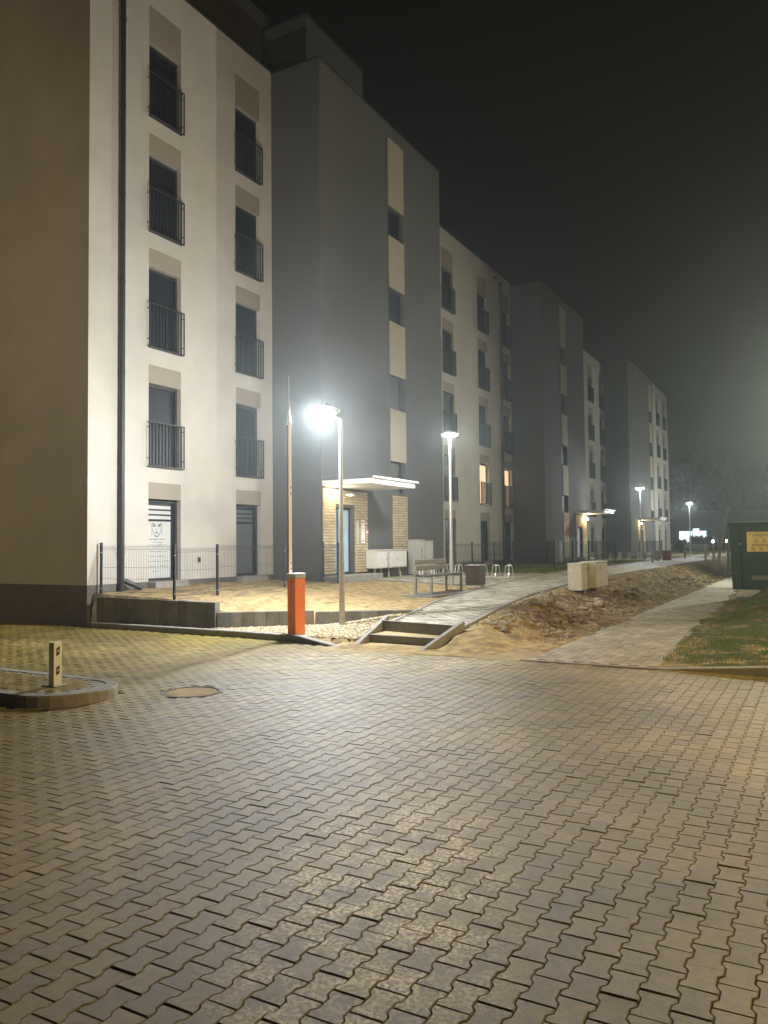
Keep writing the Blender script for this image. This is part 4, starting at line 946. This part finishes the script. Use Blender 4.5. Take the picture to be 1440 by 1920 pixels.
mb = MB(); mb.box(.55, 1.58, -.0075, -.0065, .282, .292); mb.box(.55, 1.58, -.0075, -.0065, .385, .39)
for q in range(6): mb.box(.56+q*.07, .60+q*.07, -.0075, -.0065, .33, .345)
mb.build('lettering', mat('pale_print', (.3, .3, .2), .6), gs, world=False)
mb = MB(); mb.tube((.27, -.02, 1.27), (.27, -.035, 1.27), .02, n=10); mb.build('rivet', chrome, gc, world=False)

# ------------------------------------------------------------------ sapling and trees
def branch(mb, p, d, L_, r, dep, rn):
    q = p+d*L_; mb.tube(p, q, r, r*.6, 5, False)
    if dep == 0: return
    for k in range(rn.choice((2, 3))):
        nd = (d+Vector((rn.uniform(-.9, .9), rn.uniform(-.9, .9), rn.uniform(-.1, .7)))).normalized(); branch(mb, p+d*L_*rn.uniform(.45, 1), nd, L_*rn.uniform(.5, .75), r*.55, dep-1, rn)
sp_ = thing('young_tree', 'leaning young bare tree held by wooden stakes on the grassy bank', 'tree', (-4.65, 42.0, T(-4.65, 42)))
mb = MB(); mb.tube((0, 0, 0), (.35, 0, 1.9), .07, .05, 8); mb.tube((.35, 0, 1.9), (.62, 0, 3.15), .045, .02, 8); mb.build('trunk', rawwood, sp_, world=False)
mb = MB(); rn = random.Random(4)
for k in range(7): branch(mb, Vector((.2+.05*k, 0, 1.3+.25*k)), Vector((rn.choice((-1, 1)), rn.uniform(-.4, .4), .9)).normalized(), .55, .02, 2, rn)
mb.build('branches', bark, sp_, world=False)
for x, y, tx in ((-.45, 0, .06), (-.15, .3, 0), (.55, .2, 0), (.85, -.1, -.1)):
    mb = MB(); mb.tube((x, y, -.2), (x-tx, y, 1.35+.1*x), .05, n=8); mb.build('stake', rawwood, sp_, world=False)
mb = MB(); mb.tube((-.5, -.06, .98), (.95, -.06, .98), .04, n=8); mb.build('cross_bar', rawwood, sp_, world=False)
s2 = thing('young_tree', 'thin bare young tree behind the left edge of the green container', 'tree', (-4.0, 40.5, .3)); mb = MB(); rn = random.Random(9)
branch(mb, Vector((0, 0, 0)), Vector((.02, 0, 1)), 1.7, .04, 0, rn); mb.build('trunk', bark, s2, world=False); mb = MB()
for k in range(8): branch(mb, Vector((.0, 0, 1.0+.14*k)), Vector((rn.uniform(-1, 1), rn.uniform(-1, 1), .9)).normalized(), .5, .015, 2, rn)
mb.build('crown', bark, s2, world=False)
leafq = ([(-.5, 0, 0), (0, -.3, .1), (.5, 0, 0), (0, .3, -.1)], [(0, 1, 2, 3)])
def tree(label, x, y, h, w, seed, n=2600, name='tree', ns=None, ls=1):
    rn = np.random.default_rng(seed); t_ = thing(name, label, 'tree', (x, y, .6), 0, 'dark trees beyond the end of the path'); mb = MB(); rr = random.Random(seed)
    mb.tube((0, 0, 0), (rr.uniform(-.2, .2), 0, h*.6), .18, .08, 8)
    for k in range(9): a_ = rr.uniform(0, 6.28); z = h*rr.uniform(.25, .6); mb.tube((0, 0, z), (w*.38*math.cos(a_), w*.38*math.sin(a_), z+h*.22), .07, .02, 6)
    mb.build('trunk', bark, t_, world=False)
    cl = 26; cc = rn.normal(0, 1, (cl, 3)); cc /= np.linalg.norm(cc, axis=1)[:, None]; cc *= rn.uniform(.35, 1, (cl, 1)); cc = cc*[w/2, w/2, h*.36]+[0, 0, h*.62]
    idx = rn.integers(0, cl, n); P = cc[idx]+rn.normal(0, ns or .16*w/2+.2, (n, 3)); m_ = many('crown', leafq[0], leafq[1], P, rn.uniform(0, 6.28, n), ls*np.c_[rn.uniform(.25, .5, n), rn.uniform(.25, .6, n), rn.uniform(1, 6, n)], leafm, t_, kind=None); return t_
for k, (x, y, h, w) in enumerate([(-11.5, 93, 8.5, 6), (-7.5, 101, 10, 7), (-3.2, 96, 7, 5.5), (1.8, 104, 11, 8), (-14.5, 108, 12, 8), (7.5, 98, 9, 7), (14, 105, 11, 8), (22, 100, 10, 8)]):
    tree(['dark leafy tree just right of the last building', 'tall dark tree behind the glowing hall panels', 'lower dark tree right of the last lamp post', 'broad dark tree above the young tree', 'dark tree tallest behind the end of the row', 'dark tree behind the green container', 'dark tree far right of the container', 'outermost dark tree on the right'][k], x, y, h, w, 30+k)
for k, (x, y, h, w) in enumerate([(-11.7, 79, 1.2, 1.0), (-10.4, 78.5, 1.75, 1.5), (-9.5, 79.5, 1.5, .9), (-8.2, 80, 1.3, 2.0), (-6, 80, 1.4, 2.4)]):
    tree(['small dark bush left of the glowing hall panels', 'round dark bush in front of the glowing hall panels', 'narrow dark bush in front of the glowing hall panels', 'wide dark bush right of the glowing hall panels', 'dark bush nearest the green container'][k], x, y, h, w, 60+k, 1100, 'bush', .10, .32)['category'] = 'bush'
hl = thing('lit_hall', 'distant low hall with glowing bluish panels for its floodlit wall behind the bushes', 'building', (-9, 88, .5))
mb = MB(); mb.box(-5, 4.2, 0, 8, 0, 4.4); mb.build('wall', greyst, hl, world=False)
mb = MB(); mb.box(-5.2, 4.4, -.2, 8.2, 4.401, 4.6); mb.build('roof', dark, hl, world=False)
for k in range(4): mb = MB(); x = -4.3+k*.68; mb.box(x, x+.62, -.03, .0-.001, .95, 2.35+(.25 if k == 2 else 0)); mb.build('window', hallglow, hl, world=False)  # glowing panels in place of a floodlit wall, not real windows

# ------------------------------------------------------------------ gravel, stones, grass
def ico(): 
    t_ = (1+5**.5)/2; v = np.array([(-1, t_, 0), (1, t_, 0), (-1, -t_, 0), (1, -t_, 0), (0, -1, t_), (0, 1, t_), (0, -1, -t_), (0, 1, -t_), (t_, 0, -1), (t_, 0, 1), (-t_, 0, -1), (-t_, 0, 1)])/1.9
    f = [(0, 11, 5), (0, 5, 1), (0, 1, 7), (0, 7, 10), (0, 10, 11), (1, 5, 9), (5, 11, 4), (11, 10, 2), (10, 7, 6), (7, 1, 8), (3, 9, 4), (3, 4, 2), (3, 2, 6), (3, 6, 8), (3, 8, 9), (4, 9, 5), (2, 4, 11), (6, 2, 10), (8, 6, 7), (9, 8, 1)]; return v, f
IV, IF = ico()
qx, qy = RNG.uniform(-10.8, -6.7, 34000), RNG.uniform(11.7, 15, 34000); k = in_gravel(qx, qy); qx, qy = qx[k][:9500], qy[k][:9500]; n = len(qx)
qz = terrain(qx, qy)+RNG.uniform(0, .018, n); s_ = RNG.uniform(.011, .026, n)
many('gravel', IV, IF, np.c_[qx, qy, qz], RNG.uniform(0, 6.28, n), np.c_[s_*RNG.uniform(.8, 1.4, n), s_, s_*.7], stone)
qx, qy = RNG.uniform(-13.8, -2.2, 9000), RNG.uniform(11.6, 27, 9000); k = ((qx < XL(qy)-.05) & (qx > -11.5) & (qy > 13.7+(qx+9.2)*.66) & (qy > 12.6) & (qy < 20.6)) | ((qx > XR(qy)+.1) & (qx < -3.98) & (qy > 12.3)) | ((qx < -11.7) & (qy > 12.5) & (qy < 18.6)); qx, qy = qx[k], qy[k]; n = len(qx)
s_ = RNG.uniform(.004, .012, n)*np.where(RNG.random(n) < .03, 2.6, 1)
many('clods_and_pebbles', IV, IF, np.c_[qx, qy, terrain(qx, qy)+.002], RNG.uniform(0, 6.28, n), np.c_[s_*1.2, s_, s_*.8], soil)['kind'] = 'stuff'
qx, qy = RNG.uniform(-6.0, -4.0, 5000), RNG.uniform(12.6, 34, 5000); k = (qx > XR(qy)+.25) & (fbm(qx*1.5, qy, 3, 77) > -.05) & (qy > 13.2); qx, qy = qx[k], qy[k]; n = len(qx)
s_ = RNG.gamma(2.2, .014, n)+.008; many('clods_and_pebbles', IV, IF, np.c_[qx, qy, terrain(qx, qy)+s_*.1], RNG.uniform(0, 6.28, n), np.c_[s_*RNG.uniform(1, 1.7, n), s_, s_*RNG.uniform(.5, .9, n)], soil)
# loose sand drift lying on the yard in front of the steps
nsx, nsy = 150, 50; sx = np.linspace(-7.6, -3.3, nsx); sy = np.linspace(10.2, 12.1, nsy); AX, AY = np.meshgrid(sx, sy)
dz = (.035*sst(10.5, 11.5, AY+.35*fbm(AX*1.3, AY*1.3, 3, 12))-.012+.008*fbm(AX*4, AY*4, 3, 31)) * sst(-7.6, -7.2, AX)*(1-sst(-4.2, -3.4, AX))-.004; dz = np.where(dz > .002, dz, -.03)
mb = MB(); mb.v = [tuple(v) for v in np.c_[AX.ravel(), AY.ravel(), dz.ravel()]]; mb.f = [(j*nsx+i, j*nsx+i+1, (j+1)*nsx+i+1, (j+1)*nsx+i) for j in range(nsy-1) for i in range(nsx-1)]
mb.build('drifted_sand', sand, kind='stuff', smooth=True)
def blades(name, qx, qy, m, h0, h1, w=.006):
    n = len(qx); bv = [(-.5, 0, 0), (.5, 0, 0), (.25, .25, .6), (-.25, .25, .6), (0, .8, 1)]; bf = [(0, 1, 2, 3), (3, 2, 4)]
    h = RNG.uniform(h0, h1, n); many(name, bv, bf, np.c_[qx, qy, terrain(qx, qy)-.004], RNG.uniform(0, 6.28, n), np.c_[np.full(n, w)*RNG.uniform(.7, 1.5, n), h*RNG.uniform(.1, .8, n), h], m)
qx, qy = RNG.uniform(-2.3, 3.2, 130000), RNG.uniform(11.5, 26, 130000); dens = fbm(qx*.8, qy*.8, 3, 41)+.25*sst(-2, -.5, qx)+.1; k = (dens > .05) & (qx > -2.05-(qy-11.3)*.045); qx, qy = qx[k][:52000], qy[k][:52000]
blades('grass', qx, qy, grassm, .02, .07)
qx, qy = RNG.uniform(-12.3, -8.8, 40000), RNG.uniform(27.3, 48, 40000); k = fbm(qx*.7, qy*.7, 3, 51) > -.1; blades('grass', qx[k][:16000], qy[k][:16000], grassm, .03, .09, .012)
qx, qy = RNG.uniform(-6.2, -3.9, 60000), RNG.uniform(13, 42, 60000); k = (qx > XR(qy)+.08) & (fbm(qx*1.6, qy*.9, 3, 61) > .1-.25*sst(20, 26, qy)); blades('dry_grass', qx[k][:16000], qy[k][:16000], drym, .02, .09, .007)

# ------------------------------------------------------------------ haze
hz = bpy.data.materials.new('night_haze'); hz.use_nodes = True; t = hz.node_tree; t.nodes.remove(t.nodes['Principled BSDF'])
pv = t.nodes.new('ShaderNodeVolumePrincipled'); pv.inputs['Color'].default_value = (.84, .95, .97, 1); pv.inputs['Density'].default_value = HAZE; pv.inputs['Anisotropy'].default_value = .78
t.links.new(pv.outputs[0], t.nodes['Material Output'].inputs['Volume'])
mb = MB(); mb.box(-60, 60, -40, 150, -1.2, 19.2); h_ = mb.build('haze', hz, kind='stuff')
